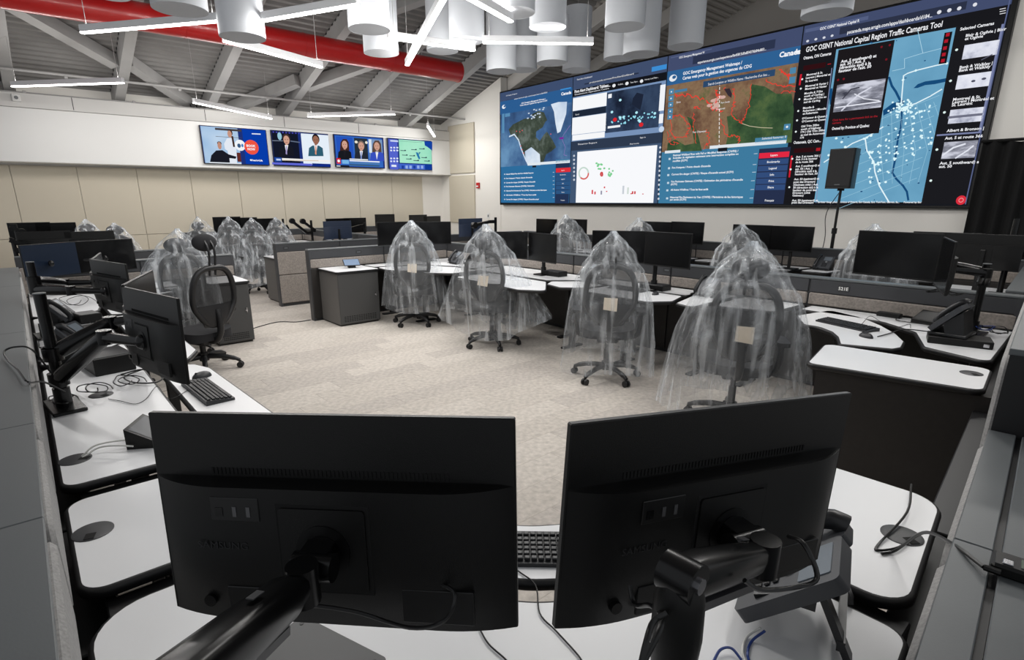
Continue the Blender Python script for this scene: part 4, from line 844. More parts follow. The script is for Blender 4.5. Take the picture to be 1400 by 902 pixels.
# ------------------------------------------------------------------ desk phone, user at -y
def phone_proto(tilt=48., legs=False):
    p = Proto(); G = mat('phone_grey_plastic', (62, 64, 68), .45); K = mat('phone_key', (120, 122, 126), .4)
    Rm = Matrix.Translation((0, 0, .02)) @ Matrix.Rotation(math.radians(tilt), 4, 'X')
    b = MB(); b.prism(rpoly([(-.03, 0), (.115, 0), (.115, .20), (-.03, .20)], .012), 0, .028); b.xf(Rm); p.part('console', b, G)
    b = MB(); b.prism(rpoly([(-.01, .125), (.09, .125), (.09, .185), (-.01, .185)], .004), .028, .030); b.xf(Rm); p.part('display', b, mat('phone_lcd', (112, 120, 128), .3), None)
    b = MB()
    for r in range(4):
        for c in range(3): b.rbox(.0+c*.024, .022+r*.017, .028, .018+c*.024, .033+r*.017, .033, .002)
    b.xf(Rm); p.part('keypad', b, mat('phone_black_keys', (22, 22, 24), .5), None, kind='stuff')
    b = MB().cyl((.04, .103, .028), (.04, .103, .033), .013, n=16); b.xf(Rm); p.part('navigation_ring', b, mat('silver_ring', (190, 192, 196), .3, metal=.6))
    b = MB(); b.tube(spline([(-.075, .005, .02), (-.075, .02, .045), (-.075, .1, .055), (-.075, .18, .045), (-.075, .2, .02)], 4), [.022]*4+[.020]*4+[.017]*4+[.020]*3+[.022]*2, 10); b.xf(Rm); p.part('handset', b, mat('phone_black_plastic', (24, 25, 28), .35), 60)
    b = MB(); b.prism(rpoly([(-.11, 0), (-.035, 0), (-.035, .20), (-.11, .20)], .012), -.002, .022); b.xf(Rm); p.part('cradle', b, G)
    if legs:
        ht = .02+.15*math.sin(math.radians(tilt)); yt = .15*math.cos(math.radians(tilt)); b = MB()
        for x in (-.085, .085): b.obox((x, yt, ht), (x, yt+.055, .006), .028, .012); b.obox((x, yt-.10, ht-.05), (x, yt, ht-.004), .022, .014)
        b.obox((-.1, yt+.04, .035), (.1, yt+.04, .035), .012, .02); b.obox((-.1, yt-.02, ht-.02), (.1, yt-.02, ht-.02), .03, .03); p.part('foot_stand', b, mat('phone_black_plastic', (24, 25, 28), .35), None)
    else:
        b = MB().add([(-.1, .07, .0), (.1, .07, .0), (.1, .16, .0), (-.1, .16, .0), (-.1, .05, .075), (.1, .05, .075), (.1, .13, .15), (-.1, .13, .15)], [(0, 3, 2, 1), (4, 5, 6, 7), (0, 1, 5, 4), (1, 2, 6, 5), (2, 3, 7, 6), (3, 0, 4, 7)])
        b.rbox(-.105, -.01, .0, .11, .17, .018, .004); p.part('foot_stand', b, mat('phone_black_plastic', (24, 25, 28), .35), None)
    b = MB(); b.tube(spline([(-.075, .0, .02), (-.13, -.02, .012), (-.15, .05, .012), (-.13, .13, .012), (-.1, .15, .012)], 6), .006, 6); p.part('coil_cord', b, CORD, 60)
    return p
PHONE = phone_proto(); PHONEN = phone_proto(42., True)
def phone(x, y, face, label, z=DZ, pr=None): return (pr or PHONE).place('desk_phone', label, 'phone', (x, y, z), (0, 0, math.radians(face+90)), 'desk phones')
def keyboard_proto():
    p = Proto(); b = MB().add([(-.215, -.065, 0), (.215, -.065, 0), (.215, .065, 0), (-.215, .065, 0), (-.215, -.065, .012), (.215, -.065, .012), (.215, .065, .024), (-.215, .065, .024)], [(0, 3, 2, 1), (4, 5, 6, 7), (0, 1, 5, 4), (1, 2, 6, 5), (2, 3, 7, 6), (3, 0, 4, 7)])
    p.part('case', b, GREYP, None); k = MB(); r = random.Random(1)
    for row in range(6):
        y = -.056+row*.0187+(.004 if row == 5 else 0); x = -.206
        while x < .2:
            w = .0155
            if row == 0 and -.14 < x < -.05: w = .11
            if x > .062 and x < .066: x = .068
            if x > .128 and x < .133: x = .138
            if x+w > .207: break
            z = .0165+(y+.065)*.09; k.rbox(x, y, z-.004, x+w, y+.015, z+.004, .002); x += w+.0032
    p.part('keys', k, mat('keycap_black', (26, 27, 30), .4), None, kind='stuff'); return p
KEYB = keyboard_proto()
def keyboard(x, y, rot, label, z=DZ): return KEYB.place('keyboard', label, 'keyboard', (x, y, z), (0, 0, math.radians(rot)), 'keyboards')
def mouse_proto():
    p = Proto(); b = MB(); b.grid(lambda u, v: (.031*math.cos(2*PI*u)*math.cos(v*PI/2), .055*math.sin(2*PI*u)*math.cos(v*PI/2)**.8 if v < .999 else 0, .034*math.sin(v*PI/2)), 22, 7, True); b.f.append(tuple(range(21, -1, -1)))
    p.part('shell', b, GREYP, 80); p.part('wheel', MB().cyl((-.003, .03, .027), (.003, .03, .027), .008, n=12), CORD); return p
MOUSE = mouse_proto()
def mouse(x, y, rot, label, z=DZ): return MOUSE.place('mouse', label, 'mouse', (x, y, z), (0, 0, math.radians(rot)), 'mice')
def cable(pts, label, r=.0032, m=CORD, k=6, name='cable'):
    o = MB().tube(spline(pts, k), r, 6).build(name, m, None, 60); return tag(o, label, 'cable', None)
def dpx(x, y, z=None): return Vector(uz(x, y, DZ+.004 if z is None else z))
# ------------------------------------------------------------------ worksurface
LEG = mat('black_steel_leg', (24, 24, 26), .5)
def surface(poly, rad, label, legs=(), grommets=(), name='worksurface', z=DZ, n=7):
    R_ = rpoly(poly, rad, n); cx = sum(p[0] for p in R_)/len(R_); cy = sum(p[1] for p in R_)/len(R_)
    R_ = [(x-cx, y-cy) for x, y in R_]
    t = thing(name, label, 'desk', (cx, cy, 0), 0, 'white desk surfaces')
    MB().prism(offset(R_, -.013), z-.028, z).build('top', WHITE, t, 30)
    o = offset(R_, 0); i1 = offset(R_, -.0135); b = MB(); n_ = len(R_)
    prof = [(i1, z-.001), (offset(R_, -.006), z-.002), (o, z-.010), (o, z-.026), (offset(R_, -.012), z-.036)]
    for pl_, zz in prof: b.v += [(x, y, zz) for x, y in pl_]
    for k in range(len(prof)-1): b.f += [(k*n_+i, (k+1)*n_+i, (k+1)*n_+(i+1) % n_, k*n_+(i+1) % n_) for i in range(n_)]
    b.f.append(tuple(range(4*n_, 5*n_))); b.build('edge_band', BAND, t, 60)
    for lx, ly in legs:
        b = MB().rbox(lx-cx-.03, ly-cy-.03, .02, lx-cx+.03, ly-cy+.03, z-.034, .004); b.rbox(lx-cx-.035, ly-cy-.16, 0, lx-cx+.035, ly-cy+.16, .022, .006); b.build('leg', LEG, t, None)
    for gx, gy, ga in grommets:
        g = MB().lathe([(.001, .0045), (.046, .0045), (.053, .002), (.053, -.001)], 28, (gx-cx, gy-cy, z)).build('grommet', mat('grey_grommet', (54, 55, 58), .45), t)
        MB().obox((gx-cx+.016*math.cos(ga), gy-cy+.016*math.sin(ga), z+.0047), (gx-cx+.048*math.cos(ga), gy-cy+.048*math.sin(ga), z+.0047), .026, .0012).build('cable_slot', mat('slot_black', (5, 5, 5), .9), g, None)
    return t
# ------------------------------------------------------------------ partitions
def partition(p, q, label, h=1.03, th=.11, seg=1.2, left='desk', right='desk', pads=None, name='partition', cap=None, plates=()):
    """screen from p to q; left/right: finish of either side: 'desk' (fabric strip over a brown panel), 'tall' (two fabric pads), 'none'"""
    p = Vector(p); q = Vector(q); L_ = (q-p).length; a = math.atan2((q-p).y, (q-p).x)
    t = thing(name, label, 'partition', (p.x, p.y, 0), (0, 0, a), 'desk partitions')
    MB().box(0, -th/2+.012, 0, L_, th/2-.012, h-.012).build('core_frame', RAILD, t, None)
    MB().rbox(-.002, -th/2-.003, h-.018, L_+.002, th/2+.003, h, .004).build('top_cap', cap or RAIL, t, None)
    for e, x in ((0, 0), (1, L_)): MB().rbox(x-.03 if e else x-.005, -th/2-.002, 0, x+.005 if e else x+.03, th/2+.002, h-.016, .004).build('end_post', RAIL, t, None)
    n = max(1, round(L_/seg)); w = L_/n
    for s, fin in ((1, left), (-1, right)):
        if fin == 'none': continue
        for i in range(n):
            x0, x1 = i*w+.008, (i+1)*w-.008; y0, y1 = sorted((s*(th/2-.014), s*(th/2)))
            MB().rbox(x0, y0, h-.135, x1, y1, h-.022, .003).build('upper_rail', RAIL, t, None)
            y0, y1 = sorted((s*(th/2-.014), s*(th/2+.006)))
            if fin == 'desk':
                MB().rbox(x0, y0, .76, x1, y1, h-.142, .012).build('fabric_pad', FABRIC, t, None); MB().rbox(x0, y0, .04, x1, y1, .752, .004).build('modesty_panel', BROWN, t, None)
            else:
                MB().rbox(x0, y0, .52, x1, y1, h-.142, .01).build('fabric_pad', FABRIC, t, None); MB().rbox(x0, y0, .05, x1, y1, .512, .01).build('fabric_pad', FABRIC, t, None)
    for x, s, txt in plates:
        y = s*(th/2+.001); MB().box(x, min(y, y+s*.003), h-.10, x+.09, max(y, y+s*.003), h-.055).build('number_plate', RAILD, t, None)
        if txt:
            o = link('lettering', textmesh(txt, .04, FASC, .0003, bold=.001), t); o.rotation_euler = (PI/2, 0, 0 if s < 0 else PI); o.location = (x+.003 if s < 0 else x+.088, y+s*.0042, h-.093)
        else: MB().box(x+.02, min(y+s*.003, y+s*.004), h-.088, x+.075, max(y+s*.003, y+s*.004), h-.072).build('plate_mark', CAP, t, None)
    return t
def cabinet(x0, y0, x1, y1, label, front='y', z=.735, door='+x'):
    t = thing('storage_cabinet', label, 'cabinet', ((x0+x1)/2, (y0+y1)/2, 0), 0, 'desk end cabinets'); hx, hy = (x1-x0)/2, (y1-y0)/2
    MB().rbox(-hx, -hy, .02, hx, hy, z, .006).build('body', CABM, t, None)
    MB().box(-hx+.02, -hy+.02, 0, hx-.02, hy-.02, .02).build('plinth', BAND, t, None)
    sx = 1
    d = MB().rbox(hx, -hy+.006, .03, hx+.016, hy-.006, z-.01, .004).build('door', CABD, t, None)
    v = MB()
    for i in range(14):
        for k in range(4): v.box(hx+.0155, -hy+.06+i*(2*hy-.12)/14, .06+k*.022, hx+.0168, -hy+.06+(i+.72)*(2*hy-.12)/14, .07+k*.022)
    v.build('vent_slots', mat('slot_black', (5, 5, 5), .9), d, None, kind='stuff')
    MB().cyl((hx+.016, hy-.06, .4), (hx+.022, hy-.06, .4), .012, n=12).build('lock', CHROME, d); MB().obox((hx+.03, hy-.06, .38), (hx+.03, hy-.06, .44), .006, .016).build('key', CHROME, d, None)
    P = rpoly([(-hx-.02, -hy-.02), (hx+.03, -hy-.02), (hx+.03, hy+.02), (-hx-.02, hy+.02)], .04)
    MB().prism(offset(P, -.012), z, z+.026).build('top', WHITE, t, 30); MB().prism(P, z-.004, z+.021).build('edge_band', BAND, t, 30)
    return t
def arm_stand(base, px_mons, label, pole_h=1.25, base_rot=0., plate=(.16, .22), two=True, name='monitor_stand', m=BLACKG, collar=None):
    """post on a foot plate with a bent arm to each monitor mount; base (x, y), px_mons: mount points"""
    x, y = base; t = thing(name, label, 'monitor arm', (x, y, DZ), (0, 0, 0), 'monitor arm stands')
    b = MB().rbox(-plate[0]/2, -plate[1]/2, 0, plate[0]/2, plate[1]/2, .018, .004); b.xf(Matrix.Rotation(base_rot, 4, 'Z')); b.build('foot_plate', m, t, None)
    MB().cyl((0, 0, .018), (0, 0, pole_h-DZ), .024, n=18).build('pole', m, t); MB().cyl((0, 0, pole_h-DZ), (0, 0, pole_h-DZ+.004), .025, n=18).build('pole_cap', CAP, t)
    MB().cyl((0, 0, .018), (0, 0, .10), .034, n=18).build('base_collar', m, t)
    for k, (mp, el, z0) in enumerate(px_mons):
        mp = Vector(mp)-Vector((x, y, DZ)); el = Vector(el)-Vector((x, y, DZ)); z0 = z0-DZ
        MB().cyl((0, 0, z0-.03), (0, 0, z0+.03), .038, n=16).build('arm_collar', m, t)
        st = Vector((0, 0, z0)); d1 = (el-st)
        a = MB(); (lambda d_, s_, u_: (a.tube([st+d_*k for k in (0, .06, .14, .5, .86, .95, 1.)], [.028, .034, .037, .037, .034, .030, .024], 12)))(el-st, None, None); a.cyl(st-Vector((0, 0, .03)), st+Vector((0, 0, .03)), .04, n=16); a.build('lower_arm', m, t, 30)
        a = MB(); a.cyl(el-Vector((0, 0, .03)), el+Vector((0, 0, .03)), .03, n=14); a.tube([el, el+(mp-el)*.5, mp], [.026, .022, .019], 10); a.build('upper_arm', m, t, 30)
        a = MB(); a.ell(mp, .026, .026, .032, 12, 8); a.build('tilt_head', m, t)
    return t
# ================================================================== near partitions with wide grey tops
def wide_partition(o, ang, L_, label, joints, h=1.03, th=.26, slot=.068, pads=True, inner=1):
    """inner face on local y=0, body on -y"""
    t = thing('partition', label, 'partition', (o[0], o[1], 0), (0, 0, ang), 'desk partitions')
    MB().box(0, -th+.01, 0, L_, -.012, h-.02).build('core_frame', RAILD, t, None)
    js = [0]+list(joints)+[L_]
    for a, b in zip(js, js[1:]):
        for y0, y1 in ((-slot+.0065, .0), (-th, -slot-.0065)): MB().rbox(a+.0015, y0, h-.02, b-.0015, y1, h, .002).build('top_cap', CAP, t, None)
        MB().box(a+.001, -slot-.006, h-.018, b-.001, -slot+.006, h-.012).build('slot_channel', BAND, t, None)
        MB().rbox(a+.002, -.012, h-.05, b-.002, -.004, h-.02, .002).build('upper_rail', RAIL, t, None)
        P = rpoly([(a+.012, .765), (b-.012, .765), (b-.012, h-.035), (a+.012, h-.035)], [.01, .01, .06, .06]); n = len(P); bb = MB()
        vs = []
        for y, d in ((-.014, 0), (.002, 0), (.012, -.012)): vs += [(x, y, z) for x, z in offset(P, d)]
        bb.add(vs, [tuple(range(2*n, 3*n))[::-1]]+[(k*n+i, k*n+(i+1) % n, (k+1)*n+(i+1) % n, (k+1)*n+i) for k in range(2) for i in range(n)])
        MB().rbox(a+.01, -.004, .60, b-.01, .10, .64, .004).build('gap_shade_bar', BAND, t, None); bb.build('fabric_pad', FABRICG, t, 40); MB().rbox(a+.01, -.014, .05, b-.01, -.004, .755, .004).build('modesty_panel', BROWN, t, None)  # dark bar added below the gap so it reads as shade
    return t
# left one runs along the left edge of the view, local x towards -X
wide_partition((-7.72, -.07), 0, 8.1, 'long low partition along the left edge with grey tops in sections', [1.72, 3.90, 5.55, 6.25, 6.95], slot=.2)
bpy.context.view_layer.update()
EA = math.atan2(1, -.088); def_e = Vector((-.088, 1)).normalized(); EN = Vector((1, .088)).normalized()
def epos(s, o=0.): p = Vector((-.03, 0)) + def_e*s + EN*o; return (p.x, p.y)
wide_partition(epos(-.1), EA, 2.23, 'low partition in the lower right corner with a slotted grey top', [.70, 1.455], th=.3)
t = wide_partition(epos(2.14), EA, 3.1, 'taller grey topped partition at the right edge beyond the low one', [1.5], h=1.28, th=.3, slot=.15)
MB().box(-.004, -.3, .0, 0, -.004, 1.262).build('end_panel', BAND, t, None)
# ================================================================== partitions of the pods
partition((-7.8, 5.505), (-.55, 5.505), 'long dark partition behind the four bagged chairs', h=1.014, seg=1.42, plates=((6.04, -1, '521E'), (.9, -1, None), (4.25, -1, None)), cap=CAP)
partition((-7.8, 3.06), (-7.8, 5.44), 'short partition behind the cabinet with the small tablet', seg=1.1, left='tall', plates=((.72, -1, None),), cap=CAP)
partition((-7.8, -.02), (-7.8, 2.06), 'partition behind the blue reflecting monitor at left', seg=1.05, left='tall', cap=CAP)
partition((-9.25, 3.1), (-9.25, 5.3), 'partition with two rows of taupe pads beyond the tablet cabinet', seg=1.1, right='tall', plates=((.12, -1, None),), cap=CAP)
partition((-9.25, -.1), (-9.25, 2.06), 'partition seen above the one behind the blue reflecting monitor', seg=1.05, right='tall', cap=CAP)
partition((-13.75, 2.7), (-13.75, 9.2), 'furthest partition standing along the beige panelled wall', seg=1.3, cap=CAP)
partition((-13.6, 5.37), (-9.32, 5.37), 'partition in the middle distance below the televisions', seg=1.4, cap=CAP)
partition((-9.25, 5.6), (-9.25, 8.5), 'partition running towards the red alarm box behind the bagged chairs', seg=1.5, cap=CAP)
partition((-9.2, 8.6), (-.75, 8.6), 'far partition under the video wall', seg=1.4, cap=CAP)
partition((-.62, 5.62), (-.85, 8.5), 'far right partition before the black drape', seg=1.5, cap=CAP)
# ================================================================== worksurfaces of the near pod
surface([(-2.13, -.05), (-1.545, -.05), (-1.545, .42), (-2.13, .42)], .07, 'small white desk section with one grommet at the left edge', [(-1.84, .2)], [(-1.87, .01, -.3)])
surface([(-4.05, -.05), (-2.24, -.05), (-2.24, .42), (-4.05, .42)], .06, 'long white desk section with white cables through a grommet at left', [(-2.5, .2), (-3.8, .2)], [(-2.49, .01, 1.), (-3.3, .17, .4)])
surface([(-5.92, -.05), (-4.14, -.05), (-4.14, .42), (-5.92, .42)], .06, 'white desk section behind the upright black arm pole at left', [(-4.4, .2), (-5.7, .2)], [(-4.28, -.0, .4)])
surface([(-7.7, -.05), (-6.0, -.05), (-6.0, .42), (-7.1, .60), (-7.2, 1.3), (-7.7, 1.3)], .06, 'white corner desk section below the blue reflecting monitor', [(-6.3, .2), (-7.5, .3), (-7.5, 1.1)])
surface([(-3.62, .47), (-2.3, .47), (-2.3, .76), (-3.45, .72), (-3.62, .66)], [.06, .06, .1, .1, .06], 'white keyboard shelf holding the keyboard at left', [(-3.3, .58), (-2.6, .58)])
surface([(-5.6, .47), (-3.74, .47), (-3.74, .66), (-3.95, .76), (-5.6, .76)], [.06, .06, .08, .1, .06], 'white keyboard shelf with a rounded end next to the black mesh chair', [(-5.3, .6), (-4.1, .6)])
surface([(-7.05, .66), (-6.6, .47), (-5.7, .47), (-5.7, .76), (-6.5, .8), (-6.85, 1.25), (-7.12, 1.25)], .06, 'white curved keyboard shelf before the black second monitor at left', [(-6.1, .6), (-6.98, 1.0)])
surface([(-1.46, -.05), (-.05, -.05), (-.175, 1.37), (-.50, 1.37), (-.56, 1.15), (-.82, .79), (-1.15, .55), (-1.46, .42)], [.14, .02, .06, .05, .1, .3, .3, .06], 'large white corner desk section under the two nearest monitors', [(-1.2, .2), (-.3, .6), (-.3, 1.2)])
surface([(-1.46, .475), (-1.18, .60), (-.87, .83), (-.61, 1.17), (-.56, 1.37), (-.90, 1.37), (-.955, 1.17), (-1.06, 1.01), (-1.22, .89), (-1.46, .80)], [.05, .3, .3, .1, .05, .05, .3, .3, .3, .05], 'white curved keyboard shelf seen between the two nearest monitors', [(-1.3, .7), (-.76, 1.2)])
surface([(-.20, 1.44), (-.275, 2.13), (-.93, 2.12), (-.88, 1.44)], [.09, .11, .05, .05], 'white desk section with a cable through its grommet at lower right', [(-.4, 1.8), (-.8, 1.8)], [(-.31, 1.80, -.6)])
t = surface([(-1.22, 3.44), (-.415, 3.59), (-.465, 4.12), (-1.33, 4.03)], [.05, .07, .07, .07], 'white topped return desk with a dark side panel at right', [], [(-.53, 3.92, -.9)], name='return_desk')
b = MB(); c_ = t.location; b.obox((-1.17-c_.x, 3.49-c_.y, .36), (-.362-c_.x, 3.64-c_.y, .36), .02, .72); b.build('side_panel', BROWN, t, None)
b = MB(); b.obox((-1.24-c_.x, 3.97-c_.y, .36), (-.5-c_.x, 4.05-c_.y, .36), .02, .72); b.build('side_panel', BROWN, t, None)
surface([tuple(uz(x_, y_, DZ)[:2]) for x_, y_ in ((1088, 431), (1098, 443.5), (1118, 446), (1136, 453), (1144, 460), (1147, 470), (1222, 477), (1234, 475), (1238, 467), (1226, 456), (1206, 445), (1180, 434), (1135, 423.5))], [.04, .08, .12, .12, .08, .02, .03, .04, .05, .2, .3, .3, .05], 'white curved keyboard shelf with keyboard and mouse at right', [(-1.5, 4.85), (-1.15, 4.4)])
surface([(-.87, 4.42), (-.50, 4.27), (-.55, 5.43), (-1.95, 5.43), (-1.95, 5.17), (-1.3, 5.11), (-1.03, 4.88)], [.06, .06, .02, .04, .04, .1, .1], 'white rear desk section carrying the tilted phone and box at right', [(-.7, 4.8), (-1.6, 5.22)])
surface([(-2.56, 4.74), (-2.04, 4.86), (-2.02, 5.43), (-2.58, 5.43)], .05, 'white desk section half hidden behind the nearest bagged chair', [(-2.3, 5.05)])
surface([(-2.84, 4.60), (-2.62, 4.53), (-2.64, 5.43), (-2.95, 5.43), (-2.95, 5.06)], .05, 'narrow white desk section in front of the phone with a bright display', [(-2.78, 5.0)])
surface([(-3.95, 4.50), (-3.05, 4.45), (-2.90, 4.66), (-3.0, 5.0), (-3.95, 5.0)], .07, 'white keyboard shelf with a mouse right of the third bagged chair', [(-3.5, 4.75)])
surface([(-4.35, 5.05), (-3.0, 5.05), (-3.0, 5.43), (-4.35, 5.43)], .04, 'white rear desk strip under the monitors behind the third bagged chair', [(-3.7, 5.17)])
surface([(-4.50, 4.55), (-4.22, 4.48), (-4.0, 4.68), (-4.0, 5.0), (-4.42, 5.0), (-4.62, 4.74)], .06, 'white desk section with a phone between second and third bagged chairs', [(-4.3, 4.8)])
surface([(-5.7, 4.12), (-4.42, 4.02), (-4.15, 4.2), (-4.62, 4.68), (-5.7, 4.72)], .07, 'white keyboard shelf with a clear bag corner resting on it', [(-5.2, 4.4)])
surface([(-6.2, 4.78), (-4.72, 4.78), (-4.46, 5.05), (-4.46, 5.43), (-6.2, 5.43)], .05, 'white rear desk section behind the second bagged chair', [(-5.9, 5.1), (-4.7, 5.15)])
surface([(-7.7, 3.86), (-7.38, 3.86), (-7.22, 4.55), (-6.6, 4.84), (-6.26, 4.84), (-6.26, 5.43), (-7.7, 5.43)], .05, 'white corner desk section behind the first bagged chair', [(-7.5, 4.2), (-6.6, 5.1)])
surface([(-7.3, 3.86), (-6.92, 3.84), (-6.3, 4.06), (-6.02, 4.3), (-6.02, 4.76), (-6.55, 4.76), (-7.12, 4.48)], .08, 'white keyboard shelf behind the first bagged chair', [(-6.7, 4.3)])
for x0, y0, x1, y1, lab in ((-1.57, 0, -1.43, .46, 'black block added as shade under the gap beside the near corner desk'), (-2.27, 0, -2.11, .44, 'black block added as shade under the gap between two left desk sections'), (-4.16, 0, -4.03, .44, 'black block added as shade under the gap behind the left arm pole'), (-.95, 1.33, -.2, 1.48, 'black block added as shade under the gap beside the lower right desk'), (-2.2, .40, -1.5, .5, 'black block added as shade along the left desk slot')):
    t = thing('gap_shade_block', lab, 'shade block', ((x0+x1)/2, (y0+y1)/2, 0)); hx, hy = (x1-x0)/2, (y1-y0)/2  # dark blocks added under the desk gaps to stand in for shade
    MB().rbox(-hx, -hy, .60, hx, hy, .71, .004).build('shade block', BAND, t, None); MB().rbox(-.03, -.03, 0, .03, .03, .6, .004).build('leg', BAND, t, None)
# ================================================================== desks of the far pods
for p_, lab, lg in (([(-5.7, 7.9), (-4.95, 7.95), (-4.85, 8.5), (-5.7, 8.5)], 'white far desk section left of the far phone with a dark base', [(-5.3, 8.2)]),
    ([(-4.82, 8.1), (-4.3, 8.15), (-4.2, 8.5), (-4.75, 8.5)], 'small white far desk section just left of the far bagged chair', [(-4.5, 8.3)]),
    ([(-3.95, 7.9), (-3.2, 7.92), (-3.1, 8.5), (-4.0, 8.5)], 'white far desk section with a mouse right of the far bagged chair', [(-3.6, 8.2)]),
    ([(-3.1, 8.0), (-2.75, 8.02), (-2.7, 8.5), (-3.05, 8.5)], 'white far desk section under the far phone near the speaker stand', [(-2.9, 8.3)]),
    ([(-2.65, 8.0), (-1.6, 8.05), (-1.6, 8.5), (-2.6, 8.5)], 'white far desk section below the speaker stand', [(-2.1, 8.3)]),
    ([(-9.1, 7.9), (-6.0, 7.9), (-6.0, 8.5), (-9.1, 8.5)], 'white far desk section at the left end of the far row', [(-8.6, 8.2), (-6.5, 8.2)]),
    ([(-9.15, 5.6), (-8.3, 5.6), (-8.3, 7.8), (-9.15, 7.8)], 'white far desk below the small blue grey monitor', [(-8.8, 5.9), (-8.8, 7.5)]),
    ([(-1.55, 5.62), (-.72, 5.62), (-.86, 8.0), (-1.5, 8.0)], 'white far desk at the right edge beyond the long partition', [(-1.2, 5.9), (-1.2, 7.6)]),
    ([(-13.65, 2.8), (-13.0, 2.8), (-13.0, 5.28), (-13.65, 5.28)], 'white far desk along the beige wall behind the row of bagged chairs', [(-13.3, 3.1), (-13.3, 5.0)]),
    ([(-13.6, 5.5), (-13.0, 5.5), (-13.0, 9.0), (-13.6, 9.0)], 'white far desk along the beige wall below the right hand televisions', [(-13.3, 5.8), (-13.3, 8.7)]),
    ([(-12.9, 4.7), (-10.2, 4.7), (-10.2, 5.28), (-12.9, 5.28)], 'white far desk with phones in the middle distance', [(-12.5, 5.0), (-10.5, 5.0)]),
    ([(-11.9, 5.5), (-9.4, 5.5), (-9.4, 6.1), (-11.9, 6.1)], 'white far desk under the blue backed monitor', [(-11.5, 5.8), (-9.7, 5.8)]),
    ([(-13.2, -.05), (-9.4, -.05), (-9.4, .5), (-13.2, .5)], 'white far desk at the left edge below the distant monitors', [(-12.8, .2), (-9.8, .2)])):
    surface(p_, .06, lab, lg, n=4)
# ================================================================== cabinets
cabinet(-7.73, 3.18, -7.14, 3.80, 'grey end cabinet with white top carrying a small tablet')
cabinet(-7.72, 1.60, -7.1, 2.02, 'dark end cabinet with white top behind the black mesh chair')
cabinet(-10.1, 3.19, -9.33, 3.75, 'grey cabinet at the end of the further partition')
# ================================================================== the monitors
monitor((-.754, .302, 1.219), 43.1, 'nearest left monitor seen from behind on a thick black arm', True, MON, -4.2, -1.5)
monitor((-.405, .811, 1.21), 71.5, 'nearest right monitor seen from behind, tilted, with a bent arm', True, MON, -.6, 3.1)
monitor((-2.64, .36, 1.17), 10.9, 'monitor seen from behind on the left desk above the keyboard', True, MON, -2.1, -.7)
mon_between((-3.42, .50), (-2.93, .32), 1.345, 'monitor folded behind the one above the left keyboard', True)
mon_between((-4.91, .36), (-4.37, .5), 1.30, 'smaller looking monitor seen from behind left of the black mesh chair', True, MON)
mon_between((-5.46, .47), (-4.93, .37), 1.30, 'monitor edge just behind the one left of the black mesh chair', True)
P = [uz(31, 335, 1.29), uz(102, 330, 1.29), uz(177.5, 326, 1.29)]
mon_between(P[0], P[1], 1.29, 'monitor with a blue reflection painted on its screen at far left', False, MONB)
mon_between(P[1], P[2], 1.29, 'black monitor right of the blue reflecting one', False)
monitor((-3.78, 4.91, 1.205), 28.6, 'left monitor of the pair behind the third bagged chair')
monitor((-3.15, 4.87, 1.215), -6.8, 'right monitor of the pair behind the third bagged chair, beside the phone')
monitor((-5.39, 4.69, 1.14), 40, 'left monitor of the pair beside the second bagged chair')
monitor((-4.81, 4.77, 1.14), -9.7, 'right monitor of the pair beside the second bagged chair')
monitor((-7.24, 4.82, 1.21), 52.1, 'right monitor of the wide pair behind the first bagged chair')
mon_between((-7.47, 4.01), (-7.42, 4.585), 1.385, 'left monitor of the wide pair behind the first bagged chair')
monitor((-1.27, 5.0, 1.29), -11.3, 'large dark monitor facing the view above the right desk')
monitor((-.905, 4.685, 1.27), -72, 'monitor seen almost edge on at the right end of the large dark one')
STM = {}
def add_stand(t):
    h = round(t.location.z-DZ, 2)
    if h not in STM: STM[h] = MB().rbox(-.02, .05, -h+.012, .02, .075, .02, .004).rbox(-.12, -.06, -h, .12, .12, -h+.014, .004).mesh('stand_foot', BLACKP, None)
    link('stand_foot', STM[h], t)
def far_pair(pts, Y, lab, axis='y', back=False, pr=MONL, zt=None):
    Q = [(uy(x, y, Y) if axis == 'y' else ux(x, y, Y)) for x, y in pts]; out = []
    for (a, b), l in zip(zip(Q, Q[1:]), lab): out.append(mon_between(a, b, (a[2]+b[2])/2, l, back, pr))
    for o in out: add_stand(o)
    return out
far_pair([(728, 299.5), (767, 299), (807, 300)], 8.0, ('left monitor of the far pair above the second bagged chair', 'right monitor of the far pair, half behind a distant bag'))
far_pair([(880, 303), (919, 303), (962, 303.5)], 8.0, ('far monitor just right of a distant bagged headrest', 'far monitor above the monitors behind the third bagged chair'))
far_pair([(1002, 307), (1057, 307.5), (1111, 311)], 8.05, ('far monitor behind the bagged chair right of centre', 'far monitor left of the speaker stand'))
far_pair([(1265, 317), (1326, 318)], 7.4, ('grey back of a far monitor right of the large dark one',), back=True)
far_pair([(1326, 318), (1377, 322)], 7.3, ('grey back of a far monitor with a lit slot before the drape',), back=True)
far_pair([(24.5, 304), (53, 304), (97, 304.5)], -12.6, ('far left monitor nearest the left edge against the beige wall', 'wider far monitor against the beige wall at left'), 'x')
far_pair([(28, 316), (90, 316), (152, 316)], -9.75, ('back of a far monitor above the blue reflecting one', 'back of a far monitor above the black one at left'), 'x', True)
far_pair([(295, 296), (324, 296.5), (342, 298)], -13.35, ('far monitor behind the row of bagged chairs at left', 'second far monitor behind the row of bagged chairs'), 'x')
far_pair([(350, 298), (372, 299)], -13.2, ('far monitor between two distant bag peaks',), 'x')
far_pair([(449, 299), (474, 298), (496, 297.5)], -12.4, ('far monitor behind the blue backed one', 'far monitor right of the blue backed one'), 'x')
far_pair([(518, 292.5), (534, 293)], -13.2, ('small far monitor below the third television',), 'x')
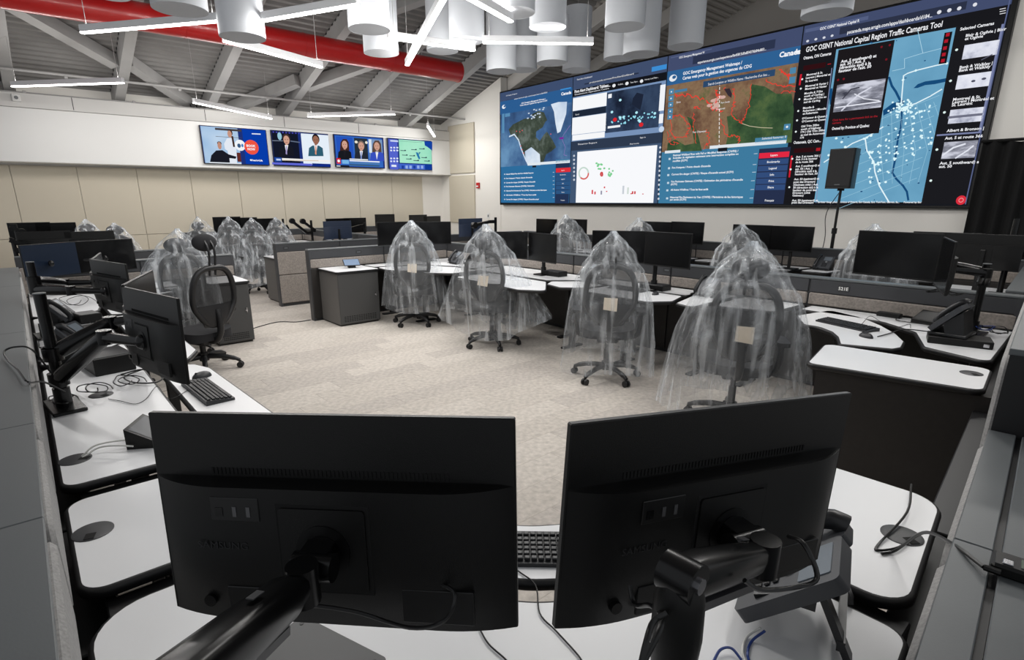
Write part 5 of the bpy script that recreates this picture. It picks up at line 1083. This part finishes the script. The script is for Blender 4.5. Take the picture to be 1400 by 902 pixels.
far_pair([(562, 293), (581, 294), (600, 296.5)], -13.2, ('left one of two small far monitors below the rightmost television', 'right one of two small far monitors below the rightmost television'), 'x')
far_pair([(448, 302.5), (473, 301.5)], -10.4, ('blue grey back of a monitor on a long arm in the middle distance',), 'x', True, MONG)
far_pair([(636, 299), (650, 298)], -8.75, ('small blue grey monitor back on an arm below the beige wall panels',), 'x', True, MONG)
# ================================================================== monitor arms
def mount(c, yaw, d=.055, dz=-.03):
    """point behind the panel, for a monitor seen from behind"""
    a = math.radians(yaw); return (c[0]+math.sin(a)*d, c[1]-math.cos(a)*d, c[2]+dz)
# the two nearest: thick arms
def thick_arm(label, mnt, nrm, el, post):
    t = thing('monitor_stand', label, 'monitor arm', (post[0], post[1], DZ), 0, 'monitor arm stands'); O = Vector(t.location)
    mnt = Vector(mnt); el = Vector(el); nrm = Vector(nrm); side = Vector((-nrm.y, nrm.x, 0)).normalized()
    hub = mnt+nrm*.035; kn = hub+nrm*.035
    b = MB(); b.cyl(mnt-nrm*.012, mnt+nrm*.006, .03, n=20); b.obox(mnt, hub, .042, .045); b.build('vesa_hub', BLACKG, t, 40).location = -O
    b = MB(); b.cyl(hub-side*.03, hub+side*.03, .021, n=16); b.build('tilt_barrel', BLACKG, t, 40).location = -O
    b = MB(); b.cyl(kn+Vector((0, 0, -.03)), kn+Vector((0, 0, .028)), .022, n=16); b.obox(hub, kn, .03, .03); b.build('wrist_joint', BLACKG, t, 40).location = -O
    d = (el-kn); up = Vector((0, 0, 1)); s2 = d.cross(up).normalized(); u2 = s2.cross(d).normalized(); dn_ = d.normalized()
    prof = []
    for k in range(14):
        a = 2*PI*k/14; x = math.copysign(abs(math.cos(a))**.6, math.cos(a)); z = math.copysign(abs(math.sin(a))**.6, math.sin(a)); prof.append((x, z))
    b = MB(); q_ = 1. if post[1] < .3 else .8; sec = [(u_, w_*q_, h_*q_) for u_, w_, h_ in ((0., .017, .018), (.10, .020, .022), (.16, .024, .027), (.5, .027, .031), (.88, .029, .033), (1., .025, .028))]
    for s, w_, h_ in sec: b.v += [tuple(kn+d*s+s2*x*w_+u2*z*h_) for x, z in prof]
    b.f = [(k*14+i, k*14+(i+1) % 14, (k+1)*14+(i+1) % 14, (k+1)*14+i) for k in range(5) for i in range(14)]+[tuple(range(13, -1, -1)), tuple(range(70, 84))]
    b.build('spring_arm', BLACKG, t, 50).location = -O
    b = MB(); b.obox(kn+d*.2-u2*.036, kn+d*.92-u2*.04, .03, .012); b.build('cable_cover', mat('arm_grey_trim', (60, 60, 62), .35), t, None).location = -O
    b = MB(); b.obox(kn+d*.35+u2*.0345, kn+d*.43+u2*.0352, .01, .0015, up=u2); b.build('arm_mark', RAIL, t, None).location = -O
    b = MB(); b.cyl(el-s2*.022, el+s2*.022, .025, n=20); b.build('elbow_joint', BLACKG, t, 40).location = -O
    for sg in (-1, 1): MB().cyl(el+s2*sg*.022, el+s2*sg*.026, .010, n=12).build('joint_bolt', CHROME, t, 40).location = -O
    pz = el.z-.02; px, py = post
    b = MB(); b.lathe([(.022, .0), (.026, .04), (.031, .10), (.030, .15), (.024, .178), (.012, .193), (.001, .197)], 18, (px, py, pz-.16)); b.build('elbow_cover', BLACKP, t, 60).location = -O
    MB().cyl((px, py, DZ+.02), (px, py, pz-.1), .0235, n=18).build('post', BLACKG, t).location = -O
    MB().rbox(px-.07, py-.06, DZ, px+.07, py+.06, DZ+.02, .006).build('clamp_base', BLACKG, t, None).location = -O
    return t
a = math.radians(43.1); n1 = Vector((math.sin(a), -math.cos(a), 0)); m1 = Vector((-.754, .302, 1.19))+n1*.05
thick_arm('thick black arm reaching from the lower left to the nearest left monitor', m1, n1, Vector(ud(190, 985, .50)), tuple(ud(190, 985, .50)[:2]+np.array([.02, -.02])))
a = math.radians(71.5); n2 = Vector((math.sin(a), -math.cos(a), 0)); m2 = Vector((-.405, .811, 1.18))+n2*.05
e2 = Vector(ud(932, 788, .655))
thick_arm('bent black arm with an upright post behind the nearest right monitor', m2, n2, e2, (e2.x, e2.y))
# slimmer stands
arm_stand((-3.2, .02), [(mount((-2.64, .36, 1.17), 10.9), (-2.83, .20, 1.14), .90), (mount((-3.17, .41, 1.17), -20), (-3.22, .26, 1.13), 1.02)], 'black two arm monitor stand on a foot plate at left', 1.30, .12, (.26, .13))
arm_stand((-5.05, .02), [(mount((-4.64, .43, 1.13), 14.5), (-4.75, .2, 1.11), 1.10), (mount((-5.2, .42, 1.13), -10), (-5.3, .2, 1.10), 1.16)], 'black two arm monitor stand left of the mesh chair', 1.29, .1, (.24, .13))
arm_stand((-7.45, .10), [(( -7.1, .19, 1.1), (-7.3, .2, 1.09), 1.08), ((-7.32, .66, 1.1), (-7.42, .4, 1.09), 1.14)], 'black monitor stand behind the blue reflecting monitor', 1.2)
arm_stand((-.74, 5.08), [((-1.22, 5.06, 1.26), (-1.0, 5.14, 1.24), 1.2), ((-.86, 4.70, 1.24), (-.70, 4.85, 1.22), 1.14)], 'black monitor stand with tangled cables behind the right desk', 1.26)
for b_, ms, lab in (((-3.45, 5.14), [((-3.75, 4.99, 1.18), (-3.62, 5.12, 1.17), 1.12), ((-3.16, 4.95, 1.19), (-3.26, 5.1, 1.17), 1.16)], 'monitor stand behind the pair by the third bagged chair'),
    ((-5.1, 5.1), [((-5.36, 4.78, 1.12), (-5.2, 4.95, 1.1), 1.05), ((-4.82, 4.85, 1.12), (-4.95, 5.0, 1.1), 1.1)], 'monitor stand behind the pair by the second bagged chair'),
    ((-7.5, 4.9), [((-7.30, 4.87, 1.18), (-7.4, 4.95, 1.16), 1.1), ((-7.52, 4.31, 1.18), (-7.6, 4.6, 1.16), 1.14)], 'monitor stand behind the pair by the first bagged chair')):
    arm_stand(b_, ms, lab, 1.2)
# bare arms in the middle distance
def bare(px, py, X, lab, tips):
    P = ux(px, py, X); t = thing('monitor_stand', lab, 'monitor arm', (X, P[1], DZ), 0, 'monitor arm stands'); top = ux(px, py, X)[2]-DZ
    MB().cyl((0, 0, 0), (0, 0, top), .026, n=12).build('pole', BLACKG, t); MB().rbox(-.1, -.08, 0, .1, .08, .02, .004).build('foot_plate', BLACKG, t, None)
    for ex, ey, tx, ty in tips:
        e = Vector(ux(ex, ey, X))-t.location; q = Vector(ux(tx, ty, X))-t.location
        MB().obox((0, 0, e.z), e, .06, .06).build('lower_arm', BLACKG, t, None); MB().obox(e, q, .055, .055).build('upper_arm', BLACKG, t, None); MB().cyl(q+Vector((-.02, 0, 0)), q+Vector((.05, 0, 0)), .06, n=14).build('vesa_disc', BLACKG, t)
    return t
bare(425, 301, -12.3, 'bare twin monitor arm with raised heads left of the blue backed monitor', [(419, 318, 399, 302), (431, 315, 413.5, 302.5)])
bare(386.5, 299, -13.3, 'bare monitor arm beside the rightmost distant bag', [(393, 309, 391, 312)])
bare(498, 304, -10.9, 'arm stand holding the blue backed monitor in the middle distance', [(492, 309, 470, 315)])
bare(677.5, 297, -8.4, 'arm stand holding the small blue grey monitor below the wall panels', [(669, 303, 648, 308)])
bare(20, 306, -11.0, 'upper bare monitor arm at the far left edge', [(14, 309, 30, 318)])
bare(17, 326, -9.65, 'lower monitor arms piled at the far left edge', [(13, 328, 34, 336), (20, 340, 40, 350)])
bare(1391, 299, -.94, 'tangled arm stand at the right edge before the drape', [(1380, 335, 1398, 345)])
# ================================================================== chairs and their plastic bags
chair(-6.64, 4.10, 143, 'bagged office chair furthest left of the four in the row')
chair(-5.0, 4.14, 122, 'bagged office chair with its bag spread wide, second of the row')
chair(-3.28, 4.17, 130, 'bagged office chair with a square paper tag, third of the row')
chair(-1.92, 4.02, 122, 'nearest bagged office chair at right')
bag(-6.64, 4.10, 143, 'clear bag over the first chair of the row', 3, 1.44, .20, .42, .40, ((-.2, .25, .1), (3.5, .12, .12)), tagz=.82)
bag(-5.0, 4.14, 122, 'wide spread clear bag over the second chair of the row', 8, 1.44, .12, .42, .38, ((.25, .95, .30), (2.9, .65, .22)), tagz=.82)
bag(-3.28, 4.17, 130, 'clear bag with a square paper tag over the third chair of the row', 5, 1.43, .13, .43, .38, (), tagz=.79)
bag(-1.92, 4.02, 122, 'large clear bag over the nearest chair at right', 12, 1.42, .08, .50, .46, ((.3, .15, .05), (3.0, .12, .0)), tagz=.78)
chair(-6.2, 1.24, 205, 'black mesh office chair without a bag at left', pr=CHAIRL).scale = (1.06,)*3
chair(-7.08, 1.22, 190, 'bagged office chair behind the black mesh chair')
bag(-7.08, 1.22, 190, 'clear bag drooping over the chair behind the black mesh one', 21, 1.41, .2, .42, .42, ((3.4, .4, .2),), lean=(.05, 0), tagz=0)
def chair_px(x, y, X, face, lab, blab, seed, axis='x', **k):
    P = ux(x, y, X) if axis == 'x' else uy(x, y, X)
    chair(P[0], P[1], face, lab); bag(P[0], P[1], face, blab, seed, peak=P[2], tagz=0, **k)
for x, y, X, s, l1, l2 in ((279, 296, -11.6, 31, 'far bagged chair with a clear round headrest, leftmost of its row', 'clear bag on the leftmost chair of the far row'),
    (316, 296, -11.3, 32, 'far bagged chair second from left in the row before the tablet cabinet', 'clear bag on the second chair of the far row'),
    (348, 298, -11.0, 33, 'far bagged chair third from left in the row', 'clear bag on the third chair of the far row'),
    (381, 297, -12.0, 34, 'far bagged chair half behind the partition with taupe pads', 'clear bag peak just above the partition with taupe pads'),
    (118, 300, -12.0, 35, 'far bagged chair whose headrest shows above the distant monitors', 'clear bag over the headrest above the distant monitors'),
    (158, 305, -10.9, 36, 'far bagged chair showing right of the distant monitors', 'clear bag peak right of the distant monitors')):
    chair_px(x, y, X, 0 if s > 31 else 20, l1, l2, s, rx=.38, ry=.38)
for x, y, Y, s, l1, l2 in ((785, 293, 7.2, 41, 'bagged chair beyond the long partition, above the phone', 'clear bag peak in front of the far pair of monitors'),
    (885, 297, 7.2, 42, 'bagged chair beyond the monitors behind the third chair', 'clear bag peak left of the far monitors'),
    (1026, 306, 7.0, 43, 'bagged chair directly beyond the nearest one', 'clear bag right behind the nearest chair bag'),
    (1205, 305, 7.3, 44, 'bagged chair hidden behind the large dark monitor', 'wisp of clear bag above the large dark monitor')):
    chair_px(x, y, Y, 90, l1, l2, s, 'y', rx=.46, ry=.42)
# ================================================================== phones
phone(-.470, 1.215, 197, 'near black desk phone on a stand in the lower right', pr=PHONEN).scale = (1.22,)*3
phone(-.88, 4.74, 178, 'desk phone tilted on a black box at right', DZ+.05).scale = (1.15,)*3
t = thing('equipment_box', 'flat black box under the tilted phone at right', 'box', (-.74, 4.70, DZ), (0, 0, .25)); MB().rbox(-.17, -.10, 0, .17, .10, .048, .004).build('case', BLACKP, t, None); MB().rbox(.12, -.104, .012, .15, -.10, .034, .001).build('socket', CHROME, t, None)
phone(-2.86, 5.12, 262, 'desk phone with a bright display beside the third chair')
phone(-4.28, 5.0, 262, 'desk phone between the second and third bagged chairs', DZ+.03)
phone(-6.9, 4.95, 262, 'desk phone right of the first bagged chair')
P = uy(892+8, 345, 8.25); phone(-5.28, 8.3, 262, 'far phone under the right far monitor'); phone(-2.92, 8.25, 262, 'far phone left of the speaker stand foot')
P = ux(392, 322, -11.2); phone(-11.4, 4.9, 300, 'far phone beside the bare monitor arms'); phone(-11.0, 5.15, 290, 'far phone under the bare twin monitor arm')
phone(-4.35, .22, 60, 'desk phone among cables behind the left arm pole')
phone(-5.55, .2, 70, 'desk phone below the arms left of the mesh chair')
# ================================================================== keyboards and mice
keyboard(-.955, .925, 48, 'keyboard seen between the two nearest monitors')
P = dpx(283, 535); keyboard(P.x, P.y, 183, 'keyboard with grey keys on the left desk')
P = dpx(278, 517); mouse(-3.28, .63, 200, 'black mouse beside the left keyboard')
P = dpx(1157, 445); keyboard(P.x+.0, P.y, -19, 'long keyboard on the right desk'); P = dpx(1184, 460); mouse(P.x, P.y, 60, 'black mouse in front of the right keyboard')
P = dpx(896, 402); mouse(P.x, P.y, 10, 'small mouse right of the third bagged chair'); P = dpx(877, 399); keyboard(P.x-.2, P.y+.02, 0, 'keyboard mostly hidden by the third bag')
P = uz(1067, 363, DZ); mouse(P[0], P[1], 0, 'tiny mouse on the far desk before the far monitors')
P = dpx(135, 397); keyboard(-4.6, .6, 180, 'keyboard hidden behind the monitor left of the mesh chair')
# ================================================================== boxes and devices
def box_dev(x, y, rot, sx, sy, sz, lab, name='equipment_box', z=DZ, top=True, m=BLACKP, cat='box'):
    t = thing(name, lab, cat, (x, y, z), (0, 0, rot)); MB().rbox(-sx/2, -sy/2, 0, sx/2, sy/2, sz, .004).build('case', m, t, None)
    if top: MB().rbox(-sx/2+.008, -sy/2+.008, sz, sx/2-.008, sy/2-.008, sz+.003, .001).build('lid', GREYP, t, None)
    for k in range(2): MB().rbox(-sx/2-.001, -sy/4+k*sy/3, sz*.3, -sx/2+.002, -sy/4+k*sy/3+.025, sz*.62, .0005).build('socket', CHROME, t, None)
    return t
def touch_panel(x, y, rot, lab, w_=.15, d=.10, h=.085, z=DZ, lit=(40, 60, 86)):
    t = thing('touch_panel', lab, 'device', (x, y, z), (0, 0, rot))
    b = MB().add([(-w_/2, -d/2, 0), (w_/2, -d/2, 0), (w_/2, d/2, 0), (-w_/2, d/2, 0), (-w_/2, -d/2, h*.3), (w_/2, -d/2, h*.3), (w_/2, d/2, h), (-w_/2, d/2, h)], [(0, 3, 2, 1), (4, 5, 6, 7), (0, 1, 5, 4), (1, 2, 6, 5), (2, 3, 7, 6), (3, 0, 4, 7)]); b.build('wedge_body', BLACKP, t, None)
    b = MB(); e = .012; f = lambda u, v: (-w_/2+e+u*(w_-2*e), -d/2+e+v*(d-2*e), h*.3+h*.7*((e+v*(d-2*e))/d)+.0012); b.add([f(0, 0), f(1, 0), f(1, 1), f(0, 1)], [(0, 1, 2, 3)]); b.build('touch_screen', mat('panel_glass_%d' % lit[2], (lit[0]//2, lit[1]//2, lit[2]//2), .4), t, None)
    return t
P = dpx(207, 600); touch_panel(P.x, P.y, 2.6, 'black wedge shaped touch panel with white cables on the left desk', .17, .11, .085)
P = uy(1268, 436, 5.30); touch_panel(P[0], P[1], -.3, 'black wedge shaped panel on the right desk', .16, .13, .09, lit=(30, 32, 36))
P = uy(1216, 430, 5.36); box_dev(P[0], P[1], -.05, .17, .06, .035, 'flat black bar on the right desk left of the wedge panel')
P = uz(481, 366, .761)
t = thing('tablet', 'small tablet on a foot standing on the end cabinet', 'tablet', (P[0], P[1], .761), (0, 0, math.radians(78)))
b = MB().rbox(-.115, -.006, -.07, .115, .006, .07, .003); b.xf(Matrix.Translation((0, 0, .075)) @ Matrix.Rotation(-.95, 4, 'X')); b.build('case', BLACKP, t, None)
b = MB().add([(-.107, -.0068, -.062), (.107, -.0068, -.062), (.107, -.0068, .062), (-.107, -.0068, .062)], [(0, 1, 2, 3)]); b.xf(Matrix.Translation((0, 0, .075)) @ Matrix.Rotation(-.95, 4, 'X')); b.build('screen', mat('pale_blue_screen', (116, 134, 158), .15), t, None)
MB().rbox(-.05, -.04, 0, .05, .05, .03, .005).build('foot', BLACKP, t, None)
for px, py, sx, sy, sz, r_, lab in ((150, 503, .26, .2, .1, .15, 'black box between the left arm pole and its monitor'), (100, 488, .24, .18, .06, .1, 'wide black box behind the left arm pole'), (125, 470, .2, .14, .12, .3, 'taller black box under the left arms'), (112, 420, .2, .15, .07, .2, 'black box under the arms left of the mesh chair')):
    P = dpx(px, py); box_dev(max(P.x, -5.5), min(max(P.y, .06), .3), r_, sx, sy, sz, lab)
for px, py, lab in ((918, 391, 'black docking box left of the phone with a bright display'), (760, 376, 'black docking box left of the middle phone')):
    P = dpx(px, py); box_dev(P.x, min(P.y, 5.15), .0, .3, .16, .06, lab)
P = uz(1330, 392, DZ); box_dev(-1.1, 6.1, .1, .3, .2, .07, 'black box on the desk beyond the long partition at right'); box_dev(-5.45, 8.38, 0, .26, .12, .05, 'black box under the far phone', m=GREYP)
# dark plate and recorder near the camera
t = thing('mounting_plate', 'dark grey square plate lying on the desk behind the nearest left monitor', 'plate', (-.957, .27, DZ), (0, 0, math.radians(20)))
MB().prism(rpoly([(-.13, -.13), (.13, -.13), (.13, .13), (-.13, .13)], .012), 0, .006).build('plate', mat('dark_grey_plate', (62, 63, 65), .45), t, 30)
for x, y in ((-.11, -.11), (.11, -.11), (.11, .11), (-.11, .11)): MB().cyl((x, y, .006), (x, y, .007), .005, n=8).build('screw', BAND, t)
ZP = 1.03; q = uz(1392, 785, ZP)
t = thing('audio_recorder', 'small black recorder with a display on the right partition top', 'recorder', (q[0]+.035, q[1]+.0, ZP), (0, 0, math.radians(96)))
MB().rbox(-.03, -.075, 0, .03, .075, .024, .005).build('case', BLACKP, t, None); MB().rbox(-.018, -.035, .024, .016, .035, .0255, .001).build('display', mat('green_grey_lcd', (92, 104, 92), .2), t, None); MB().rbox(-.022, .045, .024, -.004, .06, .027, .001).build('button', CHROME, t, None)
# ================================================================== cables
q0 = Vector(uz(1345, 775, ZP+.012))
cable([dpx(1250, 735, DZ+.002), dpx(1228, 748, DZ+.01), dpx(1203, 752), dpx(1200, 745, DZ+.004), dpx(1240, 700, DZ+.02), dpx(1246, 662, DZ+.02)], 'thin black cable looping out of the grommet at lower right', .0035)
cable([dpx(1205, 757), dpx(1225, 752, DZ+.02), Vector(uz(1262, 728, .92)), Vector(uz(1300, 742, 1.02)), q0], 'black cable running from the lower right desk up to the recorder', .004)
MB().tube([q0, Vector(uz(1368, 783, ZP+.012))], [.006, .0065], 8).build('cable_plug', BLACKP); tag(bpy.data.objects['cable_plug'], 'black plug on the cable entering the recorder', 'plug')
P0 = Vector((-.754, .302, 1.10))
cable([Vector(ud(600, 797, .83)), Vector(ud(622, 812, .80)), Vector(ud(608, 848, .79)), Vector(ud(560, 858, .8)), Vector(ud(480, 835, .82)), Vector(ud(400, 830, .82)), Vector(ud(345, 870, .8)), dpx(330, 905)], 'black power cord drooping below the nearest left monitor', .003)
cable([Vector(ud(1078, 733, .80)), Vector(ud(1100, 745, .77)), Vector(ud(1117, 790, .75)), Vector(ud(1085, 803, .74)), Vector(ud(1040, 806, .72)), Vector(ud(1018, 793, .71))], 'black cord looping from the nearest right monitor to its arm', .0035)
cable([Vector(ud(861, 800, .80)), Vector(ud(868, 826, .78)), Vector(ud(890, 828, .72)), Vector(ud(905, 850, .62)), Vector(ud(880, 905, .60))], 'black cord running down the post of the bent arm', .0035)
cable([Vector(ud(912, 838, .60)), Vector(ud(893, 850, .60)), Vector(ud(883, 880, .585)), Vector(ud(876, 910, .58))], 'second black cord clipped to the post of the bent arm', .0035)
cable([dpx(708, 780), dpx(732, 800), dpx(738, 838), dpx(760, 862), dpx(790, 895), dpx(800, 912)], 'thin keyboard cord crossing the near desk', .002)
cable([dpx(655, 858), dpx(668, 880), dpx(690, 900), dpx(700, 912)], 'short thin cord on the near desk below the left monitor', .002)
cable([dpx(1040, 858, DZ+.03), dpx(1022, 870), dpx(1015, 890), dpx(1022, 912)], 'white network cable under the near phone', .003, CORDW)
cable([dpx(1046, 862, DZ+.03), dpx(1028, 876), dpx(1022, 895), dpx(1030, 914)], 'blue network cable beside the white one under the near phone', .003, CORDB)
cable([dpx(975, 905), dpx(985, 888, DZ+.012), dpx(1000, 886, DZ+.012), dpx(1014, 902)], 'blue network cable looping at the bottom of the view', .003, CORDB)
cable([dpx(112, 624, DZ+.002), dpx(128, 610, DZ+.03), dpx(150, 604, DZ+.035), dpx(175, 601, DZ+.03)], 'upper white cable from the grommet to the wedge panel at left', .0035, CORDW)
cable([dpx(112, 626, DZ+.002), dpx(135, 612, DZ+.02), dpx(160, 609, DZ+.025), dpx(182, 610, DZ+.02)], 'lower white cable from the grommet to the wedge panel at left', .0035, CORDW)
cable([(-3.15, .0, .94), tuple(uz(44, 478, 1.06)), tuple(uz(22, 474, 1.075)), tuple(uz(6, 480, 1.06)), tuple(uz(10, 492, 1.045)), tuple(uz(24, 505, 1.05)), tuple(uz(38, 522, 1.045)), tuple(uz(60, 522, .96)), (-3.1, .03, .86)], 'black cable looping over the left partition top by the pole', .004)
rr = random.Random(9)
for k, (x, y, lab) in enumerate(((75, 545, 'tangle of black cable at the foot of the left arm pole'), (165, 520, 'coiled black cable behind the left monitor'), (120, 530, 'black cable lying between boxes on the left desk'), (50, 470, 'black cable bundle along the left partition'), (135, 440, 'black cable lying under the left arms'), (95, 410, 'black cable bundle below the far left arms'))):
    pts = [];
    for i in range(16):
        a_ = i*.85; r_ = 10+6*rr.random(); pts.append(dpx(x+math.cos(a_)*r_*1.3+i*1.2, y+math.sin(a_)*r_*.5, DZ+.01+.03*rr.random()))
    pts = [Vector((p.x, max(p.y, -.03), p.z)) for p in pts]; cable(pts, lab, .003, k=4)
cable([dpx(148, 545), dpx(165, 548), dpx(185, 552), dpx(200, 545, DZ+.006), dpx(215, 528, DZ+.01), dpx(232, 545), dpx(262, 530)], 'thin cord wriggling from the grommet to the left keyboard', .0017)
cable([Vector(uz(240, 498, 1.05)), Vector(uz(215, 500, .98)), Vector(uz(190, 480, .9)), Vector(uz(168, 470, .84)), Vector(uz(150, 475, .80))], 'power cord from the left monitor down to the desk', .004)
cable([dpx(165, 512, DZ+.01), dpx(195, 505, DZ+.02), dpx(222, 512, DZ+.015), dpx(215, 522, DZ+.01), dpx(185, 523, DZ+.01), dpx(170, 515, DZ+.012), dpx(200, 503, DZ+.015)], 'coil of black cable behind the keyboard shelf at left', .004)
cable([tuple(uz(425, 437, .006)), tuple(uz(405, 440, .006)), tuple(uz(380, 440, .006)), tuple(uz(352, 447, .006)), tuple(uz(338, 452, .006))], 'black cable crossing the carpet from the tablet cabinet', .006)
cable([tuple(uz(462, 362, .77)), tuple(uz(455, 358, .80)), tuple(uz(460, 353, .84)), tuple(uz(470, 354, .83))], 'thin cord behind the small tablet', .003)
cable([dpx(1178, 443), dpx(1190, 432, DZ+.02), dpx(1205, 440, DZ+.01), dpx(1225, 447), dpx(1243, 443), dpx(1245, 448)], 'thin cord from the right keyboard', .002)
cable([dpx(1200, 460), dpx(1215, 456, DZ+.008), dpx(1238, 450, DZ+.008), dpx(1280, 453, DZ+.02), dpx(1290, 440, DZ+.02)], 'thick black cable from the right mouse to the tilted phone', .004)
cable([dpx(1270, 444, DZ+.01), dpx(1240, 440, DZ+.01), dpx(1225, 437, DZ+.01), dpx(1235, 432, DZ+.012), dpx(1262, 434, DZ+.012)], 'coil of black cable beside the wedge panel at right', .004)
for k, (x, y, m_, lab) in enumerate(((1345, 445, CORDB, 'blue network cable coil behind the tilted phone'), (1368, 450, CORD, 'knot of black cable at the end of the right desk'), (1355, 430, CORD, 'black cable bundle at the foot of the right arm stand'), (1352, 375, CORD, 'black cable tangle hanging on the right arm stand'))):
    pts = []
    for i in range(14):
        a_ = i*.9; pts.append(Vector(uz(x+math.cos(a_)*(9+8*rr.random()), y+math.sin(a_)*(5+4*rr.random()), (1.0 if k == 3 else DZ+.02)+.05*rr.random())))
    pts = [Vector((min(p.x, -.56), min(p.y, 5.2), p.z)) for p in pts]; cable(pts, lab, .0035, m_, 4)
